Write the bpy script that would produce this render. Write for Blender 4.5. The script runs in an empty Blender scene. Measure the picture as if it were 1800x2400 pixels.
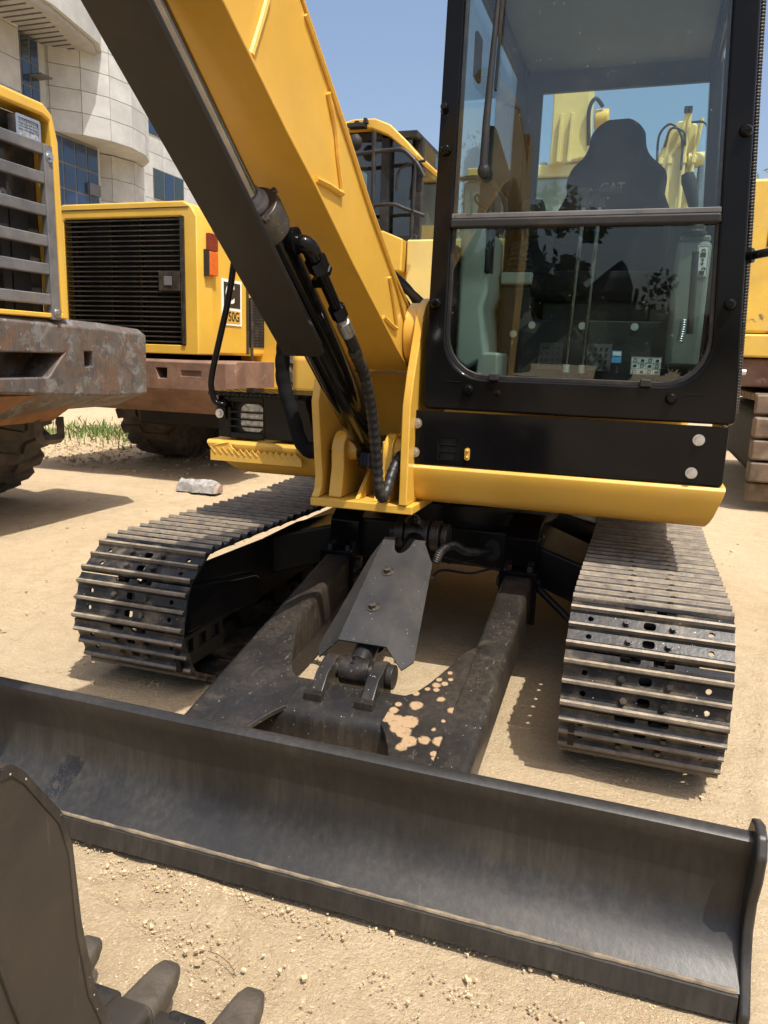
import bpy, bmesh, math, random
from mathutils import Vector, Matrix, noise

# ------------------------------------------------------------------ camera, sky, sun, exposure
scene = bpy.context.scene
COL = scene.collection
R = math.radians

cam_d = bpy.data.cameras.new('camera')
cam = bpy.data.objects.new('camera', cam_d)
COL.objects.link(cam)
scene.camera = cam
cam_d.sensor_fit = 'VERTICAL'
cam_d.sensor_height = 24.0
cam_d.lens = 1773.77 / 2400 * 24.0
cam_d.clip_start = 0.05
cam_d.clip_end = 900
_ya, _pi, _ro = R(18.33), R(-11.642), R(1.9043)
_fw = Vector((-math.sin(_ya) * math.cos(_pi), math.cos(_ya) * math.cos(_pi), math.sin(_pi)))
_r = Vector((math.cos(_ya), math.sin(_ya), 0))
_up = _r.cross(_fw)
_rc = _r * math.cos(_ro) + _up * math.sin(_ro)
_uc = _up * math.cos(_ro) - _r * math.sin(_ro)
_m = Matrix((_rc, _uc, -_fw)).transposed().to_4x4()
_m.translation = Vector((0.77, -3.3703, 1.2086))
cam.matrix_world = _m

SUN = Vector((0.36, -0.27, 1.0)).normalized()      # towards the sun
SUN_EL = math.asin(SUN.z)
SUN_AZ = math.atan2(SUN.x, SUN.y)
world = bpy.data.worlds.new('World')
scene.world = world
world.use_nodes = True
wn = world.node_tree
for n in list(wn.nodes):
    wn.nodes.remove(n)
sky = wn.nodes.new('ShaderNodeTexSky')
sky.sky_type = 'NISHITA'
sky.sun_disc = False
sky.sun_elevation = SUN_EL
sky.sun_rotation = SUN_AZ
sky.air_density = 1.0
sky.dust_density = 5.0
sky.ozone_density = 1.2
bg = wn.nodes.new('ShaderNodeBackground')
bg.inputs['Strength'].default_value = 0.15
wo = wn.nodes.new('ShaderNodeOutputWorld')
wn.links.new(sky.outputs[0], bg.inputs[0])
wn.links.new(bg.outputs[0], wo.inputs[0])

sun_d = bpy.data.lights.new('sun', 'SUN')
sun_d.energy = 4.3
sun_d.angle = R(0.53)
sun_d.color = (1.0, 0.95, 0.87)
sun = bpy.data.objects.new('sun', sun_d)
COL.objects.link(sun)
sun.location = (4, -4, 12)
sun.rotation_euler = (-SUN).to_track_quat('-Z', 'Y').to_euler()

vs = scene.view_settings
vs.view_transform = 'Standard'
vs.look = 'None'
vs.exposure = 0.5
vs.gamma = 1.0
vs.use_curve_mapping = False
scene.cycles.max_bounces = 8
scene.cycles.transparent_max_bounces = 16
scene.cycles.glossy_bounces = 3
scene.cycles.diffuse_bounces = 3
scene.cycles.sample_clamp_indirect = 6.0
scene.cycles.caustics_reflective = False
scene.cycles.caustics_refractive = False

# ------------------------------------------------------------------ materials
def _nt(name):
    m = bpy.data.materials.new(name)
    m.use_nodes = True
    return m, m.node_tree, m.node_tree.nodes['Principled BSDF']

def _math(nt, op, a, b=None, clamp=False):
    n = nt.nodes.new('ShaderNodeMath')
    n.operation = op
    n.use_clamp = clamp
    for i, v in enumerate((a, b)):
        if v is None:
            continue
        if isinstance(v, (int, float)):
            n.inputs[i].default_value = v
        else:
            nt.links.new(v, n.inputs[i])
    return n.outputs[0]

def _mix(nt, f, a, b):
    n = nt.nodes.new('ShaderNodeMix')
    n.data_type = 'RGBA'
    for s, v in ((n.inputs[0], f), (n.inputs[6], a), (n.inputs[7], b)):
        if isinstance(v, (int, float)):
            s.default_value = v
        elif isinstance(v, tuple):
            s.default_value = (*v[:3], 1)
        else:
            nt.links.new(v, s)
    return n.outputs[2]

def _noise(nt, co, scale, detail=5, rough=.6, dist=0):
    n = nt.nodes.new('ShaderNodeTexNoise')
    n.inputs['Scale'].default_value = scale
    n.inputs['Detail'].default_value = detail
    n.inputs['Roughness'].default_value = rough
    n.inputs['Distortion'].default_value = dist
    if co is not None:
        nt.links.new(co, n.inputs['Vector'])
    return n.outputs['Fac']

def _ramp(nt, f, lo, hi):
    n = nt.nodes.new('ShaderNodeMapRange')
    n.interpolation_type = 'SMOOTHSTEP'
    n.inputs['From Min'].default_value = lo
    n.inputs['From Max'].default_value = hi
    nt.links.new(f, n.inputs['Value'])
    return n.outputs[0]

def _co(nt, scale=(1, 1, 1), loc=(0, 0, 0), rand=False):
    tc = nt.nodes.new('ShaderNodeTexCoord')
    mp = nt.nodes.new('ShaderNodeMapping')
    mp.inputs['Scale'].default_value = scale
    mp.inputs['Location'].default_value = loc
    nt.links.new(tc.outputs['Object'], mp.inputs['Vector'])
    out = mp.outputs[0]
    if rand:
        oi = nt.nodes.new('ShaderNodeObjectInfo')
        k = _math(nt, 'MULTIPLY', oi.outputs['Random'], 37.0)
        va = nt.nodes.new('ShaderNodeVectorMath')
        va.operation = 'ADD'
        nt.links.new(out, va.inputs[0])
        nt.links.new(k, va.inputs[1])
        out = va.outputs[0]
    return out

DUST = (.33, .25, .165)

def mat(name, base, rough=.5, metal=0., var=.12, vscale=4., dust=0., dlo=.45, dhi=.75, dscale=6., dcol=DUST,
        up=0., streak=0., bump=0., bscale=60., speck=0., coat=0., rand=False, rvar=.1, layers=(), spec=.5, scratch=None):
    m, nt, p = _nt(name)
    L = nt.links.new
    co = _co(nt, rand=rand)
    col = tuple(base)
    if var:
        f = _ramp(nt, _noise(nt, co, vscale), .3, .7)
        col = _mix(nt, f, tuple(c * (1 - var) for c in base), tuple(min(1, c * (1 + var)) for c in base))
    rg = None
    ro = rough
    if rvar:
        ro = _math(nt, 'MULTIPLY_ADD', _noise(nt, co, vscale * 2.3, 6), rvar * 2, True)
        ro.node.inputs[2].default_value = rough - rvar
    for (c, lo, hi, sc, amt) in layers:            # patches of another colour (rust, bare primer, old paint)
        f = _math(nt, 'MULTIPLY', _ramp(nt, _noise(nt, _co(nt, loc=(sc, lo * 9, 3), rand=rand), sc, 8, .65, .6), lo, hi), amt)
        col = _mix(nt, f, col, c)
        ro = _math(nt, 'MAXIMUM', ro, _math(nt, 'MULTIPLY', f, .85)) if not isinstance(ro, float) else ro
    if dust:
        d = _ramp(nt, _noise(nt, _co(nt, loc=(3, 1, 7), rand=rand), dscale, 9, .68), dlo, dhi)
        if streak:
            s = _ramp(nt, _noise(nt, _co(nt, scale=(22, 22, 1.0), loc=(1, 5, 2)), 3.0, 5, .65), .35, .7)
            d = _math(nt, 'MULTIPLY', d, _math(nt, 'ADD', _math(nt, 'MULTIPLY', s, streak), 1 - streak))
        if up:
            g = nt.nodes.new('ShaderNodeNewGeometry')
            sx = nt.nodes.new('ShaderNodeSeparateXYZ')
            L(g.outputs['Normal'], sx.inputs[0])
            u = _ramp(nt, sx.outputs[2], -.2, 1.0)
            d = _math(nt, 'MULTIPLY', d, _math(nt, 'ADD', _math(nt, 'MULTIPLY', u, up), 1 - max(0, up)))
        d = _math(nt, 'MULTIPLY', d, dust, True)
        col = _mix(nt, d, col, dcol)
        a = _math(nt, 'MULTIPLY', d, .8)
        ro = _math(nt, 'MAXIMUM', ro, a)
    if scratch:                                    # thin directional scrapes
        sc_col, sc_vec, sc_lo, sc_hi, sc_amt = scratch
        sn = _noise(nt, _co(nt, scale=sc_vec, loc=(4, 2, 6)), 1.0, 4, .6, .35)
        brk = _ramp(nt, _noise(nt, _co(nt, loc=(9, 9, 1)), 5.0, 4, .6), .45, .62)
        col = _mix(nt, _math(nt, 'MULTIPLY', _math(nt, 'MULTIPLY', _ramp(nt, sn, sc_lo, sc_hi), brk), sc_amt), col, sc_col)
    if speck:
        v = nt.nodes.new('ShaderNodeTexVoronoi')
        v.inputs['Scale'].default_value = speck
        v.inputs['Randomness'].default_value = 1
        L(co, v.inputs['Vector'])
        sc = nt.nodes.new('ShaderNodeSeparateColor')
        L(v.outputs['Color'], sc.inputs[0])
        th = _math(nt, 'MULTIPLY', _math(nt, 'POWER', sc.outputs[0], 44.0), .32)
        f = _math(nt, 'LESS_THAN', v.outputs['Distance'], th)
        col = _mix(nt, f, col, (.46, .43, .38))
    if isinstance(col, tuple):
        p.inputs['Base Color'].default_value = (*col, 1)
    else:
        L(col, p.inputs['Base Color'])
    if isinstance(ro, (int, float)):
        p.inputs['Roughness'].default_value = ro
    else:
        L(ro, p.inputs['Roughness'])
    p.inputs['Metallic'].default_value = metal
    p.inputs['Specular IOR Level'].default_value = spec
    if coat:
        p.inputs['Coat Weight'].default_value = coat
        p.inputs['Coat Roughness'].default_value = .06
    if bump:
        b = nt.nodes.new('ShaderNodeBump')
        b.inputs['Strength'].default_value = bump
        b.inputs['Distance'].default_value = .004
        L(_noise(nt, co, bscale, 6, .65), b.inputs['Height'])
        L(b.outputs[0], p.inputs['Normal'])
    return m

def glass_mat(name, tint, refl=.05, dirt=.05, rough=0.0):
    m = bpy.data.materials.new(name)
    m.use_nodes = True
    nt = m.node_tree
    L = nt.links.new
    nt.nodes.remove(nt.nodes['Principled BSDF'])
    out = nt.nodes['Material Output']
    tr = nt.nodes.new('ShaderNodeBsdfTransparent')
    tr.inputs[0].default_value = (*tint, 1)
    gl = nt.nodes.new('ShaderNodeBsdfGlossy')
    gl.inputs['Roughness'].default_value = rough
    lw = nt.nodes.new('ShaderNodeLayerWeight')
    lw.inputs['Blend'].default_value = .5
    fr = _math(nt, 'MULTIPLY_ADD', _math(nt, 'POWER', lw.outputs['Facing'], 4.0), 1 - refl)
    fr.node.inputs[2].default_value = refl
    mx = nt.nodes.new('ShaderNodeMixShader')
    L(fr, mx.inputs[0]); L(tr.outputs[0], mx.inputs[1]); L(gl.outputs[0], mx.inputs[2])
    res = mx.outputs[0]
    if dirt:
        df = nt.nodes.new('ShaderNodeBsdfDiffuse')
        df.inputs[0].default_value = (.5, .48, .43, 1)
        co = _co(nt)
        d1 = _ramp(nt, _noise(nt, co, 2.5, 7, .65), .35, .85)
        v = nt.nodes.new('ShaderNodeTexVoronoi')
        v.inputs['Scale'].default_value = 95
        L(co, v.inputs['Vector'])
        sc = nt.nodes.new('ShaderNodeSeparateColor')
        L(v.outputs['Color'], sc.inputs[0])
        th = _math(nt, 'MULTIPLY', _math(nt, 'POWER', sc.outputs[0], 14.0), .28)
        sp = _math(nt, 'MULTIPLY', _math(nt, 'LESS_THAN', v.outputs['Distance'], th), .18)
        f = _math(nt, 'ADD', _math(nt, 'MULTIPLY', d1, dirt), sp, True)
        m2 = nt.nodes.new('ShaderNodeMixShader')
        L(f, m2.inputs[0]); L(res, m2.inputs[1]); L(df.outputs[0], m2.inputs[2])
        res = m2.outputs[0]
    L(res, out.inputs['Surface'])
    return m

M = {}
M['yellow'] = mat('yellow_paint', (.575, .333, .046), .36, var=.09, vscale=2.2, dust=.42, dlo=.45, dhi=.85, dscale=3, dcol=(.50, .37, .17), streak=.55, up=.2, coat=.15, bump=.08, bscale=11, layers=(((.30, .19, .05), .66, .74, 21, .35), ((.42, .25, .05), .58, .72, 4, .35)), rvar=.14, scratch=((.66, .46, .16), (190, 22, 9), .63, .68, .5))
M['yellow_old'] = mat('worn_yellow_paint', (.60, .36, .045), .45, var=.08, vscale=2.5, dust=.35, dlo=.45, dhi=.85, dscale=3, dcol=(.50, .38, .20), streak=.5, coat=.1)
M['yellow_rust'] = mat('scratched_yellow_paint', (.62, .40, .06), .5, var=.1, vscale=3, layers=(((.10, .055, .03), .60, .66, 7, .85),), dust=.3, dcol=(.45, .33, .18))
M['yellow_pale'] = mat('sun_bleached_yellow_paint', (.66, .50, .16), .5, var=.08, vscale=2, dust=.4, dlo=.4, dhi=.8, dscale=3, dcol=(.5, .42, .27))
M['black'] = mat('gloss_black_paint', (.005, .005, .0055), .10, var=.2, vscale=5, dust=.025, dlo=.5, dhi=.9, dscale=4, bump=.03, bscale=9, rvar=.04, spec=.15)
M['black_dusty'] = mat('dusty_black_paint', (.009, .009, .0095), .36, var=.25, vscale=4, dust=.60, dlo=.25, dhi=.85, dscale=3.5, streak=.6, up=-.52, speck=230, bump=.12, bscale=45, dcol=(.20, .155, .105), spec=.35, layers=(((.07, .058, .043), .55, .70, 6, .5),), scratch=((.14, .125, .105), (60, 4, 60), .62, .67, .5))
M['blade'] = mat('dusty_black_blade_paint', (.011, .011, .0118), .42, var=.25, vscale=3, spec=.45, dust=.50, dlo=.24, dhi=.84, dscale=2.2, streak=.6, bump=.12, bscale=60, dcol=(.108, .096, .077), layers=(((.125, .105, .075), .62, .78, 2.0, .55), ((.007, .007, .008), .55, .70, 6, .6), ((.15, .135, .11), .71, .74, 40, .45)))
M['black_deep'] = mat('black_frame_paint', (.0055, .0055, .0055), .35, var=.3, dust=.06, dlo=.5, dhi=.9, dscale=5, spec=.3)
M['cover'] = mat('satin_charcoal_cover_plate', (.026, .026, .027), .36, var=.25, vscale=4, dust=.34, dlo=.35, dhi=.85, dscale=4, speck=230, bump=.08, bscale=45, dcol=(.17, .14, .105), spec=.45)
M['rubber'] = mat('black_rubber', (.010, .010, .011), .45, var=.2, dust=.14, dscale=12, bump=.1, bscale=120, spec=.35)
M['fabric'] = mat('black_fabric', (.007, .007, .008), .9, var=.2, rvar=.03, spec=.15)
M['shoe'] = mat('black_track_steel', (.012, .012, .0125), .36, var=.3, vscale=9, dust=.60, dlo=.45, dhi=.80, dscale=9, rand=True, bump=.25, bscale=90, speck=170, dcol=(.25, .195, .135), spec=.4)
M['grouser'] = mat('worn_dusty_grouser_steel', (.060, .052, .044), .45, var=.3, vscale=14, dust=.85, dlo=.15, dhi=.75, dscale=24, up=.75, rand=True, bump=.4, bscale=130, dcol=(.40, .32, .215))
M['steel'] = mat('zinc_plated_steel', (.55, .56, .57), .35, metal=1., var=.15, vscale=60, rvar=.08)
M['chrome'] = mat('chrome_rod', (.22, .215, .215), .10, metal=1., var=.2, vscale=9, rvar=.04)
M['steel_grey'] = mat('grey_painted_steel_bar', (.105, .105, .108), .42, var=.25, vscale=5, dust=.25, dlo=.4, dhi=.8, dscale=7, layers=(((.04, .037, .034), .60, .66, 14, .8),))
M['dark_interior'] = mat('black_bay_and_hole_shade', (.008, .008, .008), .7, var=.3)  # black bays and parts; also stands in for the shade inside holes
M['radiator'] = mat('black_radiator_fins', (.022, .021, .02), .6, var=.3, vscale=20, dust=.3, dscale=8)
M['rusty'] = mat('rusty_chipped_grey_paint', (.075, .068, .062), .6, var=.35, vscale=5,
                 layers=(((.20, .21, .21), .50, .60, 7, .6), ((.10, .055, .033), .50, .60, 4.2, .9), ((.04, .042, .048), .53, .60, 9, .8), ((.27, .27, .25), .62, .67, 24, .8), ((.11, .06, .035), .56, .62, 15, .8), ((.42, .20, .06), .66, .71, 17, .8)), bump=.5, bscale=30, dust=.45, streak=1.0, dcol=(.17, .10, .06), dlo=.25, dhi=.6)
M['rust_brown'] = mat('rust_brown_cast_iron', (.15, .08, .052), .75, var=.3, vscale=4, layers=(((.28, .18, .13), .58, .68, 9, .6),), bump=.4, bscale=35, dust=.3, dcol=(.3, .2, .13))
M['rust_under'] = mat('orange_brown_primer', (.19, .085, .032), .8, var=.25, vscale=5, bump=.2, bscale=40, dust=.35, dcol=(.25, .15, .08))
M['tyre'] = mat('dusty_tyre_rubber', (.035, .031, .027), .85, var=.3, vscale=6, dust=.6, dlo=.3, dhi=.8, dscale=5, dcol=(.20, .155, .11), bump=.3, bscale=40)
M['track_brown'] = mat('rusty_brown_track_steel', (.12, .08, .05), .65, var=.3, vscale=5, dust=.5, dscale=6, bump=.3, rand=True)
M['bucket'] = mat('worn_brown_black_bucket_paint', (.024, .020, .016), .5, var=.3, vscale=3, dust=.38, dlo=.3, dhi=.9, dscale=2.5, dcol=(.10, .078, .055), bump=.1, bscale=30, spec=.35, layers=(((.010, .009, .008), .58, .68, 5, .6), ((.09, .072, .055), .66, .70, 16, .6)), scratch=((.13, .11, .085), (9, 70, 6), .62, .67, .5))
M['tooth'] = mat('bare_dusty_tooth_steel', (.075, .062, .047), .5, metal=.2, var=.3, vscale=12, dust=.4, dscale=20, dcol=(.16, .12, .08), bump=.5, bscale=90)
M['concrete'] = mat('grey_concrete_cladding', (.40, .405, .395), .85, var=.16, vscale=.9, dust=.5, dlo=.40, dhi=.66, dscale=2.4, dcol=(.29, .29, .275), rand=True, bump=.2, bscale=6, streak=.3)
M['soffit'] = mat('ribbed_metal_soffit', (.30, .30, .29), .6, var=.1)
M['win_blue'] = mat('blue_tinted_window_glass', (.012, .03, .075), .08, var=.1, vscale=.5, rvar=.03, spec=.8)
M['win_dark'] = mat('dark_green_window_glass', (.02, .035, .035), .1, var=.1, rvar=.03, spec=.8)
M['alu'] = mat('grey_window_frame', (.09, .095, .10), .5, var=.1)
M['orange'] = mat('orange_red_paint', (.48, .09, .03), .45, var=.15, dust=.3)
M['amber'] = mat('orange_lamp_plastic', (.55, .11, .02), .25, var=.1, vscale=20)
M['red_lens'] = mat('red_lamp_plastic', (.16, .018, .015), .25, var=.1, vscale=20)
M['white'] = mat('white_sticker', (.75, .75, .72), .5, var=.04)
M['print'] = mat('black_print', (.015, .015, .015), .5, var=0)
M['blue_print'] = mat('blue_sticker', (.08, .33, .60), .5, var=.1, vscale=60)
M['console_grey'] = mat('mid_grey_console_plastic', (.15, .165, .155), .5, var=.06, dust=.15, dscale=5)
M['headliner'] = mat('grey_cab_lining', (.10, .11, .115), .8, var=.05)
M['grey_plastic'] = mat('grey_green_plastic', (.33, .36, .32), .5, var=.05, dust=.2, dscale=5)
M['dark_plastic'] = mat('dark_grey_plastic', (.016, .0165, .0175), .5, var=.1, dust=.10, spec=.3)
M['lens'] = mat('ribbed_clear_lamp_lens', (.36, .36, .355), .2, var=.5, vscale=55, metal=.4)
M['bark'] = mat('tree_bark', (.09, .065, .045), .9, var=.3, vscale=8, bump=.5, bscale=20)
M['leaf'] = mat('green_leaves', (.075, .115, .028), .6, var=.35, vscale=1.6)
M['leaf_dark'] = mat('dark_green_leaves', (.035, .055, .018), .6, var=.35, vscale=1.6)
M['grass'] = mat('green_grass_blades', (.11, .17, .035), .65, var=.4, vscale=3)
M['stone'] = mat('tan_dirt_clods', (.46, .355, .22), .95, var=.18, vscale=8, bump=.3, bscale=60)
M['brick'] = mat('broken_brick', (.25, .15, .11), .9, var=.25, vscale=12, dust=.75, dcol=(.36, .32, .27), dscale=14, dlo=.3, dhi=.7, bump=.5, bscale=50)
M['plastic_wrap'] = mat('grey_dusty_plastic_wrap', (.27, .26, .24), .4, var=.3, vscale=25, bump=.8, bscale=26)
M['twig'] = mat('dry_twig', (.16, .09, .045), .9)
M['grey_hood'] = mat('grey_green_body_paint', (.20, .24, .24), .5, var=.1)
M['glass'] = glass_mat('tinted_cab_glass', (.86, .93, .92), .048, .035)
M['glass_low'] = glass_mat('lower_cab_glass', (.78, .87, .85), .046, .02)
M['glass_clean'] = glass_mat('clear_side_glass', (.90, .955, .95), .04, 0)
M['glass_smoke'] = glass_mat('smoked_cab_glass', (.42, .48, .47), .10, .05)

# ------------------------------------------------------------------ mesh helpers
class MB:
    """collects shapes for ONE mesh object"""
    def __init__(s):
        s.v, s.f, s.m, s.mi = [], [], [], 0
    def add(s, vs, fs):
        n = len(s.v)
        s.v += [tuple(v) for v in vs]
        for f in fs:
            s.f.append([i + n for i in f]); s.m.append(s.mi)
        return s
    def box(s, x0, x1, y0, y1, z0, z1, mtx=None):
        vs = [Vector(p) for p in ((x0, y0, z0), (x1, y0, z0), (x1, y1, z0), (x0, y1, z0), (x0, y0, z1), (x1, y0, z1), (x1, y1, z1), (x0, y1, z1))]
        if mtx: vs = [mtx @ v for v in vs]
        return s.add(vs, ((0, 3, 2, 1), (4, 5, 6, 7), (0, 1, 5, 4), (1, 2, 6, 5), (2, 3, 7, 6), (3, 0, 4, 7)))
    def prism(s, pts, axis, a, b, fn=None):
        """polygon in the plane across the axis, pushed from a to b (x: (y,z), y: (x,z), z: (x,y))"""
        def P(p, k):
            q = {'x': (k, p[0], p[1]), 'y': (p[0], k, p[1]), 'z': (p[0], p[1], k)}[axis]
            return fn(*q) if fn else q
        n = len(pts)
        vs = [P(p, a) for p in pts] + [P(p, b) for p in pts]
        fs = [list(range(n))[::-1], list(range(n, 2 * n))] + [(i, (i + 1) % n, n + (i + 1) % n, n + i) for i in range(n)]
        return s.add(vs, fs)
    def ring(s, outer, inner, axis, a, b):
        """frame between two loops with the same number of points"""
        def P(p, k):
            return {'x': (k, p[0], p[1]), 'y': (p[0], k, p[1]), 'z': (p[0], p[1], k)}[axis]
        n = len(outer)
        vs = [P(p, a) for p in outer] + [P(p, a) for p in inner] + [P(p, b) for p in outer] + [P(p, b) for p in inner]
        fs = []
        for i in range(n):
            j = (i + 1) % n
            fs += [(i, j, n + j, n + i), (2 * n + i, 3 * n + i, 3 * n + j, 2 * n + j), (i, 2 * n + i, 2 * n + j, j), (n + i, n + j, 3 * n + j, 3 * n + i)]
        return s.add(vs, fs)
    def cyl(s, p0, p1, r0, r1=None, n=16, caps=True):
        return s.tube([p0, p1], [r0, r0 if r1 is None else r1], n, caps)
    def tube(s, path, r, n=8, caps=True):
        path = [Vector(p) for p in path]
        k = len(path)
        rs = r if isinstance(r, (list, tuple)) else [r] * k
        t0 = (path[1] - path[0]).normalized()
        a = Vector((0, 0, 1)) if abs(t0.z) < .9 else Vector((1, 0, 0))
        u = (a - t0 * a.dot(t0)).normalized()
        vs = []
        for i, p in enumerate(path):
            t = (path[min(i + 1, k - 1)] - path[max(i - 1, 0)]).normalized()
            u = (u - t * u.dot(t)).normalized()
            w = t.cross(u)
            for j in range(n):
                q = 2 * math.pi * j / n
                vs.append(p + (u * math.cos(q) + w * math.sin(q)) * rs[i])
        fs = [(i * n + j, i * n + (j + 1) % n, (i + 1) * n + (j + 1) % n, (i + 1) * n + j) for i in range(k - 1) for j in range(n)]
        if caps:
            fs += [list(range(n))[::-1], list(range((k - 1) * n, k * n))]
        return s.add(vs, fs)
    def loft(s, loops, cap=True):
        n = len(loops[0])
        vs = [p for l in loops for p in l]
        fs = [(i * n + j, i * n + (j + 1) % n, (i + 1) * n + (j + 1) % n, (i + 1) * n + j) for i in range(len(loops) - 1) for j in range(n)]
        if cap:
            fs += [list(range(n))[::-1], list(range((len(loops) - 1) * n, len(loops) * n))]
        return s.add(vs, fs)
    def ball(s, c, r, sq=(1, 1, 1), seg=10, rings=6, jit=0, rnd=None):
        c = Vector(c)
        vs = []
        for i in range(rings + 1):
            t = math.pi * i / rings
            for j in range(seg):
                q = 2 * math.pi * j / seg
                k = r * (1 + (rnd.uniform(-jit, jit) if rnd else 0))
                vs.append(c + Vector((math.sin(t) * math.cos(q) * sq[0], math.sin(t) * math.sin(q) * sq[1], math.cos(t) * sq[2])) * k)
        fs = [(i * seg + j, (i + 1) * seg + j, (i + 1) * seg + (j + 1) % seg, i * seg + (j + 1) % seg) for i in range(rings) for j in range(seg)]
        return s.add(vs, fs)
    def mesh(s, name, mats, off=(0, 0, 0), sharp=32):
        me = bpy.data.meshes.new(name)
        o = Vector(off)
        me.from_pydata([tuple(Vector(v) - o) for v in s.v], [], s.f)
        for i, k in enumerate(s.m):
            me.polygons[i].material_index = k
        for m in (mats if isinstance(mats, (list, tuple)) else [mats]):
            me.materials.append(m)
        bm = bmesh.new(); bm.from_mesh(me)
        bmesh.ops.remove_doubles(bm, verts=bm.verts, dist=1e-5)
        bmesh.ops.recalc_face_normals(bm, faces=bm.faces)
        bm.to_mesh(me); bm.free()
        if sharp:
            me.polygons.foreach_set('use_smooth', [True] * len(me.polygons))
            me.set_sharp_from_angle(angle=R(sharp))
        me.update()
        return me

ORG = {}
def _org(p):
    while p is not None and p.name not in ORG:
        p = p.parent
    return ORG[p.name] if p is not None else Vector((0, 0, 0))

def link(name, me, parent=None, bevel=0, seg=2, loc=None):
    o = bpy.data.objects.new(name, me)
    COL.objects.link(o)
    o.parent = parent
    if loc is not None: o.location = loc
    if bevel:
        b = o.modifiers.new('bevel', 'BEVEL')
        b.width = bevel; b.segments = seg; b.limit_method = 'ANGLE'; b.angle_limit = R(35); b.harden_normals = True
    return o

def obj(name, mb, m, parent=None, bevel=0, seg=2, sharp=32):
    """one mesh object; coordinates given in the world, stored relative to the thing's base"""
    mats = [M[k] if isinstance(k, str) else k for k in (m if isinstance(m, (list, tuple)) else [m])]
    return link(name, mb.mesh(name, mats, _org(parent), sharp), parent, bevel, seg)

def thing(name, label, cat, loc=(0, 0, 0), group=None):
    o = bpy.data.objects.new(name, None)
    o.empty_display_size = .2
    COL.objects.link(o)
    o.location = loc
    ORG[o.name] = Vector(loc)
    return tag(o, label, cat, group)

def tag(o, label=None, cat=None, group=None, kind=None):
    for k, v in (('label', label), ('category', cat), ('group', group), ('kind', kind)):
        if v: o[k] = v
    return o

def copy(o, parent, loc=None, rot=None):
    c = o.copy(); COL.objects.link(c); c.parent = parent
    if loc is not None: c.location = loc
    if rot is not None: c.rotation_euler = rot
    return c

def arc(cx, cy, r, a0, a1, n=8):
    return [(cx + r * math.cos(R(a0 + (a1 - a0) * i / n)), cy + r * math.sin(R(a0 + (a1 - a0) * i / n))) for i in range(n + 1)]

def rrect(x0, x1, z0, z1, r, n=6):
    """rounded rectangle loop; r is one radius or (bl, br, tr, tl)"""
    bl, br, tr, tl = r if isinstance(r, tuple) else (r, r, r, r)
    return arc(x0 + bl, z0 + bl, bl, 180, 270, n) + arc(x1 - br, z0 + br, br, 270, 360, n) + arc(x1 - tr, z1 - tr, tr, 0, 90, n) + arc(x0 + tl, z1 - tl, tl, 90, 180, n)

def smooth(pts, k=6):
    """Catmull-Rom through the points"""
    P = [Vector(p) for p in pts]
    P = [P[0] * 2 - P[1]] + P + [P[-1] * 2 - P[-2]]
    out = []
    for i in range(1, len(P) - 2):
        a, b, c, d = P[i - 1:i + 3]
        for j in range(k):
            t = j / k
            out.append(.5 * ((2 * b) + (c - a) * t + (2 * a - 5 * b + 4 * c - d) * t * t + (3 * b - a - 3 * c + d) * t ** 3))
    out.append(P[-2])
    return out

def hexbolt(mb, p, ax, r=.011, h=.009, washer=True):
    """bolt head with washer, pointing along ax"""
    p = Vector(p); ax = Vector(ax).normalized()
    if washer: mb.cyl(p, p + ax * .003, r * 1.75, n=20)
    mb.tube([p + ax * .002, p + ax * .005, p + ax * .0051], [r * 1.15, r * 1.15, r], 16)
    mb.cyl(p + ax * .004, p + ax * (.004 + h), r, n=6)

_bolts = {}
def bolt(parent, p, ax, m='steel', r=.011, h=.009, washer=True):
    key = (tuple(ax), m, r, h, washer)
    if key not in _bolts:
        b = MB(); hexbolt(b, (0, 0, 0), ax, r, h, washer)
        _bolts[key] = b.mesh('bolt', [M[m]])
    return link('bolt', _bolts[key], parent, loc=Vector(p) - _org(parent))

def text(name, body, size, p, rot, m, parent, depth=.001, space=1.0, shear=0):
    c = bpy.data.curves.new(name, 'FONT')
    c.body = body; c.size = size; c.extrude = depth; c.space_character = space; c.shear = shear
    c.align_x = 'CENTER'; c.align_y = 'CENTER'; c.offset = size * .02
    t = bpy.data.objects.new(name, c)
    me = bpy.data.meshes.new_from_object(t)
    bpy.data.objects.remove(t)
    me.materials.clear(); me.materials.append(M[m])
    o = link(name, me, parent, loc=Vector(p) - _org(parent))
    o.rotation_euler = rot
    return o

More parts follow.
